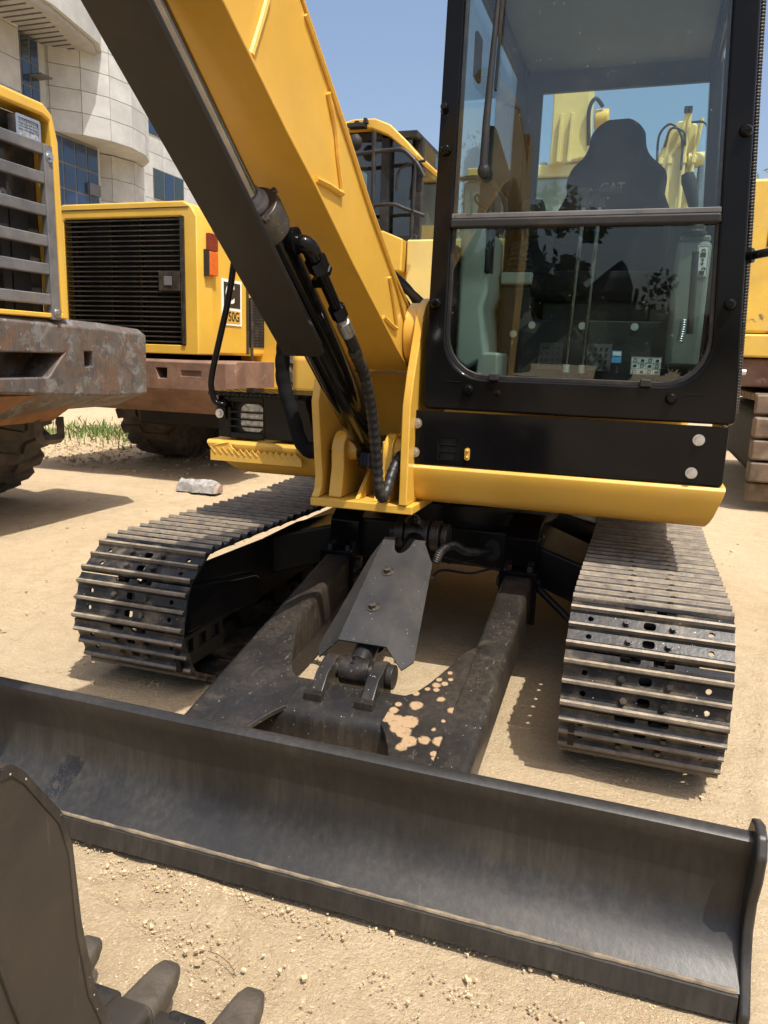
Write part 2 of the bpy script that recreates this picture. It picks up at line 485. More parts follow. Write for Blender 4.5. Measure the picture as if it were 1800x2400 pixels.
# ------------------------------------------------------------------ ground
def ground():
    def axis(lo, hi, fine0, fine1, step):
        a = [fine0 + step * i for i in range(int((fine1 - fine0) / step) + 1)]
        k, d = fine0, step
        left = []
        while k > lo:
            d = min(d * 1.12, .09) if abs(k) < 6 else d * 1.35; k -= d; left.append(k)
        k, d = a[-1], step
        while k < hi:
            d = min(d * 1.12, .09) if abs(k) < 6 else d * 1.35; k += d; a.append(k)
        return left[::-1] + a
    xs = axis(-300, 300, -1.6, 1.8, .016)
    ys = axis(-300, 300, -3.0, -.9, .016)
    vs = []
    for y in ys:
        for x in xs:
            z = 0.
            if abs(x) < 14 and abs(y) < 14:
                z = noise.noise((x * .9, y * .9, 0)) * .012 + noise.noise((x * 4, y * 4, 3)) * .005 + noise.noise((x * 11, y * 11, 5)) * .0022
                for rx, ry, dx, dy, hw in ((1.55, 0, .16, 1, .16), (-2.05, 0, -.30, 1, .17), (.9, -2.55, 1, -.42, .10)):
                    d_ = (x - rx) * dy - (y - ry) * dx
                    if abs(d_) < hw * 1.5:
                        u_ = (x - rx) * dx + (y - ry) * dy
                        k_ = max(0, 1 - abs(d_) / hw)
                        z += -.010 * min(1, k_ * 3) + .006 * min(1, k_ * 4) * max(0, math.sin((u_ + abs(d_) * .8) * 46)) + .006 * max(0, 1 - abs(abs(d_) - hw) / .05)
                z += max(0, noise.noise((x * 23, y * 23, 1)) + .35 * noise.noise((x * 55, y * 55, 6)) - .12) * .0045
                if x < 2.6: z += max(0, noise.noise((x * 2.2, y * 2.2, 9))) * .012
            vs.append((x, y, z - .012))
    nx = len(xs)
    fs = [(j * nx + i, j * nx + i + 1, (j + 1) * nx + i + 1, (j + 1) * nx + i) for j in range(len(ys) - 1) for i in range(nx - 1)]
    me = bpy.data.meshes.new('ground')
    me.from_pydata(vs, [], fs)
    me.polygons.foreach_set('use_smooth', [True] * len(me.polygons))
    m, nt, p = _nt('sandy_dirt')
    L = nt.links.new
    co = _co(nt)
    n1 = _ramp(nt, _noise(nt, co, 1.1, 8, .65), .32, .68)
    n2 = _ramp(nt, _noise(nt, co, 9, 8, .7), .35, .7)
    n3 = _noise(nt, co, 90, 6, .75)
    col = _mix(nt, n1, (.45, .345, .213), (.515, .405, .262))
    col = _mix(nt, _math(nt, 'MULTIPLY', n2, .6), col, (.375, .275, .16))
    col = _mix(nt, _math(nt, 'MULTIPLY', _ramp(nt, n3, .56, .74), .55), col, (.56, .45, .30))
    # faint streaks left by machine tracks and sweeping
    st = _ramp(nt, _noise(nt, _co(nt, scale=(.35, 3.2, 1)), 2.4, 6, .6, .8), .52, .70)
    col = _mix(nt, _math(nt, 'MULTIPLY', st, .35), col, (.53, .42, .27))
    big = _ramp(nt, _noise(nt, _co(nt, loc=(7, 3, 0)), .55, 6, .6), .42, .62)
    col = _mix(nt, _math(nt, 'MULTIPLY', big, .35), col, (.55, .435, .285))
    oil = _ramp(nt, _noise(nt, _co(nt, loc=(1, 9, 0)), .9, 7, .7, .6), .60, .70)
    col = _mix(nt, _math(nt, 'MULTIPLY', oil, .4), col, (.31, .23, .14))
    vc = nt.nodes.new('ShaderNodeTexVoronoi'); vc.inputs['Scale'].default_value = 190
    wv = nt.nodes.new('ShaderNodeVectorMath'); wv.operation = 'ADD'
    L(co, wv.inputs[0]); L(_math(nt, 'MULTIPLY', _noise(nt, co, 60, 4, .7), .02), wv.inputs[1]); L(wv.outputs[0], vc.inputs['Vector'])
    cs = nt.nodes.new('ShaderNodeSeparateColor'); L(vc.outputs['Color'], cs.inputs[0])
    col = _mix(nt, _math(nt, 'MULTIPLY', _ramp(nt, cs.outputs[0], .62, 1.0), .30), col, (.37, .285, .18))
    col = _mix(nt, _math(nt, 'MULTIPLY', _ramp(nt, cs.outputs[1], .80, 1.0), .35), col, (.68, .58, .43))
    L(col, p.inputs['Base Color'])
    p.inputs['Roughness'].default_value = .95
    p.inputs['Specular IOR Level'].default_value = .15
    v = nt.nodes.new('ShaderNodeTexVoronoi')
    v.inputs['Scale'].default_value = 70
    L(co, v.inputs['Vector'])
    h = _math(nt, 'ADD', _math(nt, 'MULTIPLY', _noise(nt, co, 34, 12, .8), 1.3), _math(nt, 'MULTIPLY', v.outputs['Distance'], -.35))
    h = _math(nt, 'ADD', h, _math(nt, 'MULTIPLY', _noise(nt, _co(nt, scale=(.5, 3, 1)), 6, 6, .6, .5), .9))
    h = _math(nt, 'ADD', h, _math(nt, 'MULTIPLY', vc.outputs['Distance'], -.30))
    b = nt.nodes.new('ShaderNodeBump')
    b.inputs['Strength'].default_value = .8
    b.inputs['Distance'].default_value = .016
    L(h, b.inputs['Height'])
    L(b.outputs[0], p.inputs['Normal'])
    me.materials.append(m)
    o = link('ground', me)
    tag(o, 'pale sandy dirt ground of the machine yard', kind='structure')
ground()

# ------------------------------------------------------------------ the excavator
EX = thing('excavator', 'compact yellow excavator with black cab, dozer blade and steel tracks, filling the foreground', 'excavator')

# ---- tracks
def make_shoe():
    W, P = .45, .1364
    prof = []                                   # (y along travel, z outward)
    t = .0085
    top = [(-.075, .004), (-.073, .016), (-.067, .025), (-.059, .025), (-.054, .017), (-.046, t),
           (-.014, t), (-.008, .016), (-.004, .025), (.003, .025), (.007, .017), (.014, t),
           (.044, t), (.050, .016), (.055, .025), (.063, .025), (.067, .016), (.074, .006), (.088, .001)]
    bot = [(.088, -.006), (.07, -.002), (.0, 0), (-.05, 0), (-.07, -.003)]
    prof = top + bot
    n = len(prof)
    b = MB()
    vs = [(-W / 2, y, z) for y, z in prof] + [(W / 2, y, z) for y, z in prof]
    b.add(vs, [list(range(n))[::-1], list(range(n, 2 * n))])
    for i in range(n):
        y0, z0 = prof[i]; y1, z1 = prof[(i + 1) % n]
        b.mi = 1 if (z0 + z1) / 2 > .0195 else 0
        b.add([], [])
        b.f.append([i, (i + 1) % n, n + (i + 1) % n, n + i]); b.m.append(b.mi)
    me = b.mesh('shoe', [M['shoe'], M['grouser']], sharp=0)
    o = link('tmp', me)
    c = MB()
    for y in (-.031, .029):
        c.prism(rrect(-.017, .017, y - .0125, y + .0125, .009, 4), 'z', -.03, .06)
        for x in (-.165, .165):
            c.prism([(x + .0085 * math.cos(a * math.pi / 6), y + .0085 * math.sin(a * math.pi / 6)) for a in range(12)], 'z', -.03, .06)
    for x in (-.045, .045):                      # relief notches over the links on the trailing lip
        c.prism(rrect(x - .028, x + .028, .0735, .12, .006, 3), 'z', -.03, .03)
    cut = link('cut', c.mesh('cut', [M['shoe']], sharp=0))
    md = o.modifiers.new('b', 'BOOLEAN'); md.object = cut; md.operation = 'DIFFERENCE'; md.solver = 'EXACT'
    me2 = bpy.data.meshes.new_from_object(o.evaluated_get(bpy.context.evaluated_depsgraph_get()))
    bpy.data.objects.remove(o); bpy.data.objects.remove(cut)
    d = MB()
    for y in (-.031, .029):
        for x in (-.058, .058):
            hexbolt(d, (x + (.006 if y > 0 else -.004) * (1 if x > 0 else -1), y, .0085), (0, 0, 1), .0095, .009, False)
    bme = d.mesh('b', [M['shoe']])
    bm = bmesh.new(); bm.from_mesh(me2); bm.from_mesh(bme); bm.to_mesh(me2); bm.free()
    me2.name = 'shoe'
    me2.polygons.foreach_set('use_smooth', [True] * len(me2.polygons))
    me2.set_sharp_from_angle(angle=R(30))
    return me2

RP, ZC, YF, LT, NS = .20, .265, -1.022, 2.1, 40
def track_pt(s):
    P = 2 * LT + 2 * math.pi * RP
    s %= P
    yr = YF + LT
    if s < LT: return YF + s, ZC - RP, math.pi                       # bottom run
    s -= LT
    if s < math.pi * RP:                                             # rear arc
        a = s / RP
        return yr + RP * math.sin(a), ZC - RP * math.cos(a), math.pi + a
    s -= math.pi * RP
    if s < LT:                                                       # top run, hanging a little
        k = s / LT
        return yr - s, ZC + RP - .018 * math.sin(math.pi * k) ** 2, 0.
    s -= LT
    a = s / RP                                                       # front arc
    return YF - RP * math.sin(a), ZC + RP * math.cos(a), a

SHOE = make_shoe()
def make_track(side):
    xc = side * .855
    b = MB()
    P = 2 * LT + 2 * math.pi * RP
    for i in range(NS):                                              # chain links under the shoes
        y, z, a = track_pt((i + PHASE[side]) * P / NS)
        m = Matrix.Translation((xc, y, z)) @ Matrix.Rotation(a, 4, 'X')
        for x in (-.06, .06):
            b.box(x - .014, x + .014, -.078, .06, -.03, .033, m)
            b.box(x - .03, x - .012, -.06, .078, -.03, .031, m)
        p0, p1 = m @ Vector((-.09, .066, -.006)), m @ Vector((.09, .066, -.006))
        b.cyl(p0, p1, .017, n=8)
    t = obj('track', b, 'black_dusty', EX)
    for i in range(NS):
        y, z, a = track_pt((i + PHASE[side]) * P / NS)
        s = link('shoe', SHOE, t)
        s.rotation_euler = (a, 0, 0)
        s.location = Vector((xc, y, z)) + Vector((0, -math.sin(a), math.cos(a))) * .034
    for yy, nm in ((YF, 'idler_wheel'), (YF + LT, 'drive_sprocket')):
        w = MB()
        w.cyl((xc - .035, yy, ZC), (xc + .035, yy, ZC), .168, n=32)
        w.cyl((xc - .06, yy, ZC), (xc + .06, yy, ZC), .13, n=32)
        w.cyl((xc - .16, yy, ZC), (xc + .16, yy, ZC), .055, n=20)
        obj(nm, w, 'black_deep', t, bevel=.006)
    for k in range(5):
        w = MB(); yy = -.62 + k * .31
        w.cyl((xc - .09, yy, .135), (xc + .09, yy, .135), .055, n=18)
        for x in (-.1, .1): w.cyl((xc + x - .015, yy, .135), (xc + x + .015, yy, .135), .07, n=18)
        obj('roller', w, 'black_deep', t)
    # side frame
    f = MB()
    s = side
    xi, xo = sorted((s * .715, s * .99))
    f.prism([(-.93, .17), (-.96, .27), (-.80, .285), (.90, .28), (.98, .27), (.95, .17)], 'x', xi, xo)
    xp, xq = sorted((s * .688, s * .714))
    f.prism([(-1.10, .18), (-1.18, .30), (-1.16, .435), (-1.05, .445), (-.6, .432), (.0, .405), (.9, .36), (.95, .18)], 'x', xp, xq)
    fr = obj('track_frame', f, 'black_deep', EX, bevel=.012)
    c = MB(); xa, xb = sorted((s * .655, s * .72))
    c.prism([(-1.215, .375), (-1.20, .225), (-.66, .19), (-.66, .30), (-.70, .325), (-1.17, .40)], 'x', xa, xb)
    obj('frame_cover', c, 'black', fr, bevel=.018, seg=3)
    g = MB(); xa, xb = sorted((s * .66, s * .675))
    out = [(-1.26, .215), (-1.255, .14), (-1.20, .115), (-.97, .105), (-.95, .17), (-1.0, .225)]
    hs = [(-1.19, .185), (-1.105, .182), (-1.015, .178)]
    for a0, a1 in ((-1.256, -1.215), (-1.165, -1.13), (-1.08, -1.04), (-.99, -.963)):
        g.box(xa, xb, a0, a1, .15, .215)
    xa2, xb2 = sorted((s * .6585, s * .676)); g.box(xa2, xb2, -1.250, -.960, .106, .158); g.box(xa2, xb2, -1.258, -.962, .207, .2245)
    obj('chain_guide', g, 'black_deep', fr)
    g = MB(); xa, xb = sorted((s * .680, s * .687)); g.box(xa, xb, -1.23, -.97, .12, .21); obj('guide_hole_shade', g, 'dark_interior', fr)  # dark plate added behind the guide holes so they look shaded
    h = MB(); xa, xb = sorted((s * .70, s * .735))
    h.prism([(-.66, .27), (.2, .20), (.9, .2), (.9, .23), (.2, .24), (-.64, .30)], 'x', xa, xb)
    obj('frame_ledge', h, 'black_dusty', fr)
PHASE = {1: .42, -1: .30}
make_track(1); make_track(-1)

# ---- carbody between the tracks
b = MB()
b.box(-.42, .42, -.36, .62, .36, .52)
b.prism([(-.42, .345), (-.30, .36), (.0, .395), (.30, .36), (.42, .345), (.46, .53), (-.46, .53)], 'y', -.40, -.355)
for s in (-1, 1):
    for y0, y1, y2 in ((-.40, -.50, -.05), (.62, .70, .25)):
        lo = [(s * .40, y0, .50), (s * .40, y2, .52), (s * .40, y2, .34), (s * .40, y0, .34)]
        hi = [(s * .74, y1, .415), (s * .74, y1 + (.35 if y1 < 0 else -.35), .42), (s * .74, y1 + (.35 if y1 < 0 else -.35), .24), (s * .74, y1, .24)]
        b.loft([lo, hi])
cb = obj('carbody', b, 'black_deep', EX, bevel=.012)
b = MB(); b.cyl((.03, .12, .515), (.03, .12, .60), .43, n=48); b.cyl((.03, .12, .60), (.03, .12, .665), .38, n=48)
for i in range(24):
    a = i * math.pi / 12
    hexbolt(b, (.03 + .41 * math.cos(a), .12 + .41 * math.sin(a), .60), (0, 0, 1), .014, .012, False)
obj('swing_bearing', b, 'black_deep', cb)
for s in (-1, 1):                               # rubber stops over the blade arm pivots
    b = MB(); x0, x1 = s * .375 - .066, s * .375 + .066
    b.prism([(-.445, .405), (-.432, .405), (-.425, .512), (-.36, .556), (-.20, .565), (-.20, .578), (-.365, .57), (-.438, .520)], 'x', x0, x1)
    obj('arm_stop', b, 'black', cb, bevel=.006)
    b = MB()
    for x in (-.045, .045):
        b.prism([(-.36, .30), (-.36, .44), (-.43, .44), (-.49, .405), (-.51, .36), (-.49, .30)], 'x', s * .375 + x - .012, s * .375 + x + .012)
    b.cyl((s * .375 - .085, -.455, .345), (s * .375 + .085, -.455, .345), .024, n=16)
    obj('arm_pivot', b, 'black_dusty', cb, bevel=.004)
b = MB()
b.prism([(.255 + .034 * math.cos(a * math.pi / 8), .445 + (.052 if math.sin(a * math.pi / 8) > 0 else .04) * math.sin(a * math.pi / 8)) for a in range(16)], 'y', -.4035, -.40)
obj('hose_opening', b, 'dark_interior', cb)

def hose(name, pts, r, m, parent, ring=0, amp=.12, n=10):
    path = smooth(pts, 8)
    L = [0]
    for a, c in zip(path, path[1:]): L.append(L[-1] + (c - a).length)
    if not ring:
        return obj(name, MB().tube(path, r, n), m, parent)
    N = max(8, int(L[-1] / ring * 4))
    out, rs = [], []
    j = 0
    for i in range(N + 1):
        d = L[-1] * i / N
        while j < len(L) - 2 and L[j + 1] < d: j += 1
        k = (d - L[j]) / max(1e-9, L[j + 1] - L[j])
        out.append(path[j].lerp(path[j + 1], k))
        rs.append(r * (1 - amp if i % 4 == 0 else 1 if i % 4 == 2 else 1 - amp * .12))
    return obj(name, MB().tube(out, rs, n), m, parent, sharp=50)
hose('hydraulic_hose', [(.10, -.72, .46), (.115, -.70, .50), (.15, -.66, .52), (.19, -.58, .48), (.235, -.44, .452), (.25, -.36, .45)], .017, 'rubber', cb, .008, .14)
hose('hydraulic_hose', [(-.085, -.70, .47), (-.085, -.66, .52), (-.06, -.58, .55), (-.05, -.46, .50), (-.05, -.36, .47)], .017, 'rubber', cb, .008, .14)
hose('grease_line', [(.36, -.47, .36), (.28, -.44, .385), (.18, -.46, .36), (.10, -.60, .40), (.09, -.72, .40)], .005, 'rubber', cb)
hose('grease_line', [(.24, -.42, .43), (.17, -.5, .42), (.11, -.56, .42)], .004, 'rubber', cb)
b = MB(); b.cyl((.44, -.47, .35), (.66, -.62, .22), .014, n=10); b.box(.425, .447, -.50, -.44, .28, .40)
obj('arm_link', b, 'black_deep', cb)

# ---- dozer blade with its push arms (slope of the arms: z falls towards the blade)
def za(y): return .372 + .22 * (y + .57)
prof = [(-1.902, .338), (-1.923, .338), (-1.931, .332), (-1.930, .316), (-1.922, .294), (-1.911, .262), (-1.905, .230), (-1.903, .195), (-1.907, .160),
        (-1.919, .128), (-1.944, .098), (-1.972, .076), (-2.000, .058), (-1.985, .040), (-1.94, .080), (-1.905, .115), (-1.885, .16), (-1.881, .21), (-1.884, .265), (-1.888, .318), (-1.894, .334)]
b = MB()
NXB = 60
loops = []
for i in range(NXB + 1):
    x = -1.05 + 2.1 * i / NXB
    loops.append([(x, y + noise.noise((x * 3, z * 6, 1)) * .0025, z + noise.noise((x * 2.3, 5, z)) * .002) for y, z in prof])
b.loft(loops)
bl = obj('blade', b, 'blade', EX, sharp=50)
b = MB(); loops = []
for i in range(NXB + 1):
    x = -1.048 + 2.096 * i / NXB
    w = noise.noise((x * 9, 2, 2)) * .004
    loops.append([(x, -1.980, .046), (x, -1.992, .057), (x, -2.005, .053), (x, -2.013 + w * .4, .006 + w * .6), (x, -1.998, -.004 + w * .5), (x, -1.972, .030)])
b.loft(loops)
obj('cutting_edge', b, 'blade', bl, sharp=40)
b = MB(); pts, rs = [], []
for i in range(121):
    x = -1.045 + 2.09 * i / 120
    pts.append((x, -1.9965 + noise.noise((x * 30, 0, 0)) * .0015, .0575)); rs.append(.0052 + noise.noise((x * 22, 7, 0)) * .002)
b.tube(pts, rs, 8)
M['weld_dust'] = mat('dusty_weld_bead', (.09, .075, .055), .8, var=.3, vscale=20, dust=.9, dlo=.35, dhi=.7, dscale=14, dcol=(.27, .21, .135))
obj('weld_bead', b, 'weld_dust', bl)
for s in (-1, 1):
    b = MB(); xa, xb = sorted((s * 1.05, s * 1.070))
    b.prism([(-1.86, .10), (-1.845, .30), (-1.875, .352), (-1.915, .366), (-1.950, .358), (-1.972, .325), (-1.966, .27), (-1.945, .21), (-1.945, .15), (-1.972, .095), (-2.024, .030), (-2.018, -.006), (-1.95, .01)], 'x', xa, xb)
    obj('end_plate', b, 'blade', bl, bevel=.007, seg=3)
# push arms
FRM = None
def zfn(drop):
    return lambda x, y, z: (x, y, za(y) + z)
arms = []
for s in (-1, 1):
    b = MB(); x0, x1 = s * .38 - .056, s * .38 + .056
    top0, top1 = -.505, -1.885
    rr = .022
    def sec(y, h):
        zt = za(y)
        return [(x, y, z) for x, z in rrect(x0, x1, zt - h, zt, (.012, .012, rr, rr), 4)]
    b.loft([sec(-.505, .175), sec(-.9, .16), sec(-1.3, .13), sec(-1.6, .10), sec(-1.89, .07)])
    a = obj('push_arm', b, 'black_dusty', bl, sharp=40)
    arms.append(a)
    b = MB(); b.box(s * .38 - .075, s * .38 + .075, -.512, -.496, .195, .402)
    obj('arm_end_plate', b, 'black', a, bevel=.003)
    for x in (-.04, .04):
        b = MB(); b.prism([(-.50, .30), (-.50, .40), (-.485, .425), (-.455, .42), (-.43, .37), (-.44, .31)], 'x', s * .38 + x - .011, s * .38 + x + .011)
        obj('arm_lug', b, 'black', a, bevel=.003)
# mud splashed on the right hand gusset
MUD = [(.159, -1.433, .023), (.191, -1.443, .026), (.226, -1.437, .026), (.225, -1.483, .022), (.25, -1.515, .022), (.237, -1.54, .016), (.168, -1.402, .014), (.225, -1.362, .019),
       (.257, -1.254, .012), (.29, -1.499, .016), (.33, -1.492, .018), (.329, -1.543, .010), (.209, -1.309, .010), (.331, -1.356, .012), (.28, -1.24, .010), (.263, -1.276, .009),
       (.236, -1.279, .008), (.288, -1.315, .012), (.343, -1.398, .0075), (.32, -1.408, .0065), (.343, -1.42, .0065), (.341, -1.44, .0065), (.303, -1.45, .0065), (.387, -1.417, .0075),
       (.173, -1.371, .010), (.334, -1.56, .007), (.292, -1.215, .008), (.258, -1.225, .009), (.282, -1.183, .008), (.089, -1.432, .012), (.20, -1.475, .018)]
def mud_mat():
    m = M['black_dusty'].copy(); m.name = 'black_paint_with_mud_splashes'
    nt = m.node_tree
    p = nt.nodes['Principled BSDF']
    co = _co(nt)
    base = p.inputs['Base Color'].links[0].from_socket
    mp = nt.nodes.new('ShaderNodeVectorMath'); mp.operation = 'MULTIPLY'; mp.inputs[1].default_value = (1, 1, .0)
    nt.links.new(co, mp.inputs[0])
    w1 = _math(nt, 'MULTIPLY', _math(nt, 'SUBTRACT', _noise(nt, co, 55, 7, .75), .5), .022)
    w2 = _math(nt, 'MULTIPLY', _math(nt, 'SUBTRACT', _noise(nt, co, 160, 4, .7), .5), .009)
    f = 0.0
    for x, y, r in MUD:
        d = nt.nodes.new('ShaderNodeVectorMath'); d.operation = 'DISTANCE'
        nt.links.new(mp.outputs[0], d.inputs[0]); d.inputs[1].default_value = (x, y, 0)
        e = .007 if r > .0105 else .003
        k = _ramp(nt, _math(nt, 'SUBTRACT', r + e * .5, _math(nt, 'ADD', d.outputs['Value'], w1 if r > .0105 else w2)), 0, e)
        f = _math(nt, 'MAXIMUM', f, k)
    crack = _ramp(nt, _noise(nt, _co(nt, scale=(1, 1, 1)), 70, 6, .8, 1.5), .36, .46)
    f = _math(nt, 'MULTIPLY', f, _math(nt, 'ADD', _math(nt, 'MULTIPLY', crack, .6), .4))
    col = _mix(nt, f, base, _mix(nt, _noise(nt, co, 60, 5), (.27, .18, .10), (.36, .25, .145)))
    nt.links.new(col, p.inputs['Base Color'])
    return m
M['mud'] = mud_mat()
for s in (-1, 1):
    pts = [(s * .335, -1.02), (s * .30, -1.06)]
    pts += [(s * (.30 - .135 * (i / 8)), -1.06 - .27 * math.sin(i / 8 * math.pi / 2)) for i in range(1, 9)]
    pts += [(s * .155, -1.345), (s * .15, -1.465)]
    pts += [(s * (.15 + .10 * math.sin(i / 6 * math.pi / 2)), -1.465 - .30 * (i / 6) ** 1.15) for i in range(1, 7)]
    pts += [(s * .335, -1.875)]
    b = MB()
    b.prism(pts, 'z', -.013, .0025, fn=lambda x, y, z: (x, y, za(y) + z))
    obj('gusset_plate', b, 'mud' if s > 0 else 'black_dusty', bl, bevel=.002)
b = MB()
def tsec(x):
    z0 = za(-1.40)
    return [(x, -1.325, za(-1.325) - .15), (x, -1.325, za(-1.325)), (x, -1.44, za(-1.44) + .001), (x, -1.462, za(-1.462) - .006), (x, -1.475, za(-1.475) - .022), (x, -1.478, za(-1.478) - .045), (x, -1.478, za(-1.478) - .13)]
b.loft([tsec(-.36), tsec(-.16), tsec(.16), tsec(.36)])
ct = obj('cross_tube', b, 'black_dusty', bl, sharp=40)
for x in (-.082, .082):                          # lugs that carry the blade cylinder
    b = MB()
    b.prism([(-1.405, za(-1.44) - .02), (-1.405, za(-1.405) + .012), (-1.350, .252)] + [(-1.268 + .047 * math.cos(R(a)), .230 + .047 * math.sin(R(a))) for a in range(125, -40, -20)] + [(-1.22, .12), (-1.34, .12)], 'x', x - .021, x + .021)
    obj('cylinder_lug', b, 'black_dusty', ct, bevel=.005)
    b = MB(); b.box(x - .030, x + .028, -1.425, -1.395, za(-1.41) - .01, za(-1.41) + .022)
    obj('lug_stop', b, 'black_dusty', ct, bevel=.003)
# blade cylinder and its cover plate
A0, A1 = Vector((0, -.60, .535)), Vector((0, -1.268, .232))
ax = (A1 - A0).normalized()
b = MB(); b.cyl(A0 + ax * .05, A1 - ax * .17, .043, n=28); b.cyl(A1 - ax * .19, A1 - ax * .13, .050, n=28)
bc = obj('blade_cylinder', b, 'black', bl)
b = MB(); b.cyl(A1 - ax * .18, A1 - ax * .03, .036, n=20); b.cyl((-.046, A1.y, A1.z), (.046, A1.y, A1.z), .044, n=28)
b.cyl((0, A1.y - .028, A1.z + .048), (0, A1.y - .033, A1.z + .066), .005, n=8)
obj('rod_eye', b, 'black_dusty', bc, bevel=.004)
b = MB(); b.cyl((-.112, A1.y, A1.z), (.118, A1.y, A1.z), .030, n=24); b.cyl((.104, A1.y, A1.z), (.126, A1.y, A1.z), .039, n=24)
obj('pivot_pin', b, 'black_dusty', bc, bevel=.003)
b = MB(); b.cyl((-.045, A0.y, A0.z), (.045, A0.y, A0.z), .062, n=28)
for x in (-.07, .07): b.cyl((x - .018, A0.y, A0.z), (x + .018, A0.y, A0.z), .060, n=28)
b.cyl((.095, A0.y, A0.z), (.118, A0.y, A0.z), .05, n=24); b.cyl((-.115, A0.y, A0.z), (.10, A0.y, A0.z), .03, n=20)
obj('upper_eye', b, 'black_dusty', bc, bevel=.004)
b = MB()
for s in (-1, 1): b.prism([(-.62, .585), (-.66, .605), (-.70, .612), (-.705, .598), (-.66, .57)], 'x', s * .024 - .005, s * .024 + .005)
b.tube([(.024 * math.cos(R(a)), -.685 , .603 + .024 * math.sin(R(a))) for a in range(0, 181, 20)], .005, 6)
b.ball((0, -.665, .606), .009); b.cyl((0, -.665, .59), (0, -.665, .604), .005, n=8)
obj('grease_fitting', b, 'black_dusty', bc)
G0, G1 = Vector((0, -.79, .557)), Vector((0, -1.226, .311))     # cover: along the cylinder, folded down at both sides
gx = (G1 - G0).normalized(); gn = Vector((0, -gx.z, gx.y)) * -1
if gn.z < 0: gn = -gn
gl = (G1 - G0).length
def gp(u, v, w=0): return tuple(G0 + gx * u + Vector((v, 0, 0)) + gn * w)
b = MB()
flat = [(0, .078), (gl, .082), (gl, -.082), (0, -.078), (0, -.038)] + [(.075 * math.sin(R(a)) + .004, -.034 * math.cos(R(a))) for a in range(15, 170, 22)] + [(0, .038)]
n = len(flat)
b.add([gp(u, v, 0) for u, v in flat] + [gp(u, v, -.006) for u, v in flat], [list(range(n)), list(range(n, 2 * n))[::-1]] + [(i, (i + 1) % n, n + (i + 1) % n, n + i) for i in range(n)])
for s in (-1, 1):
    fl = [(0.012, .078, 0), (.075, .118, -.040), (gl - .005, .165, -.060), (gl + .045, .140, -.046), (gl, .082, 0)]
    vs = [gp(u, s * v, w) for u, v, w in fl] + [gp(u, s * (v - .001), w - .006) for u, v, w in fl]
    n = len(fl)
    b.add(vs, [list(range(n)), list(range(n, 2 * n))[::-1]] + [(i, (i + 1) % n, n + (i + 1) % n, n + i) for i in range(n)])
cv = obj('cylinder_cover', b, 'cover', bc, sharp=25)
for u in (.175, .345): bolt(cv, gp(u, -.012, 0), tuple(gn), 'black_dusty', .0130, .013)
# patch of rough black paint on the blade face
b = MB()
fp = [p for p in prof[:13] if .07 < p[1] < .165]
lo = [(-.60, y - .0015, z) for y, z in fp]; hi = [(-.535, y - .0015, z) for y, z in fp]
n = len(fp)
b.add([(x + (z - .08) * .35, y, z) for x, y, z in lo] + [(x + (z - .08) * .35, y, z) for x, y, z in hi], [(i, i + 1, n + i + 1, n + i) for i in range(n - 1)])
M['patch'] = mat('rough_black_touch_up', (.012, .012, .014), .45, var=.3, bump=.9, bscale=70, dust=.15, dscale=30)
obj('paint_patch', b, 'patch', bl)

# ---- upper frame: skirts, panels, deck
def skirt(name, x0, x1, yf, ztop, zbot, parent, tuckL=0, tuckR=0):
    """rolled yellow lower edge of the revolving frame"""
    H = ztop - zbot
    sec = [(yf + .55, zbot + .01), (yf + .115, zbot), (yf + .075, zbot + .005), (yf + .045, zbot + .022), (yf + .024, zbot + .048), (yf + .002, ztop - .028), (yf + .001, ztop - .012), (yf + .010, ztop - .002), (yf + .022, ztop), (yf + .55, ztop)]
    n = 28
    loops = []
    for i in range(n + 1):
        t = i / n
        x = x0 + (x1 - x0) * t
        loops.append((x, 0, 0))
    b = MB(); L = []
    for i, (x, _, _) in enumerate(loops):
        l = []
        for y, z in sec:
            k = 1 - (z - zbot) / H
            xx = x
            if tuckL: xx = max(xx, x0 + tuckL * k ** 1.6) if x < x0 + tuckL * 1.2 else xx
            if tuckR: xx = min(xx, x1 - tuckR * k ** 1.6) if x > x1 - tuckR * 1.2 else xx
            l.append((xx, y, z))
        L.append(l)
    b.loft(L)
    return obj(name, b, 'yellow', parent, bevel=.006, sharp=40)
uf = MB(); uf.box(-.85, 1.0, -.05, 1.45, .69, .83); uf.box(-.36, .02, -.50, 0, .69, .80); uf.box(.06, 1.0, -.70, 0, .70, .82); uf.box(-.82, -.37, -.55, 0, .73, .84)
frame = obj('upper_frame', uf, 'yellow', EX, bevel=.01)
skirt('front_skirt', .012, 1.052, -.772, .832, .682, frame, tuckR=.045)
skirt('front_skirt', -.912, -.362, -.655, .850, .712, frame, tuckL=.15)

# black panel under the cab
b = MB()
b.ring(rrect(.001, 1.040, .834, 1.024, .012, 3), rrect(.10, .175, .855, .93, .01, 3), 'y', -.764, -.752)
b.prism(rrect(1.028, 1.0405, .834, 1.024, .004, 2), 'y', -.752, -.30)
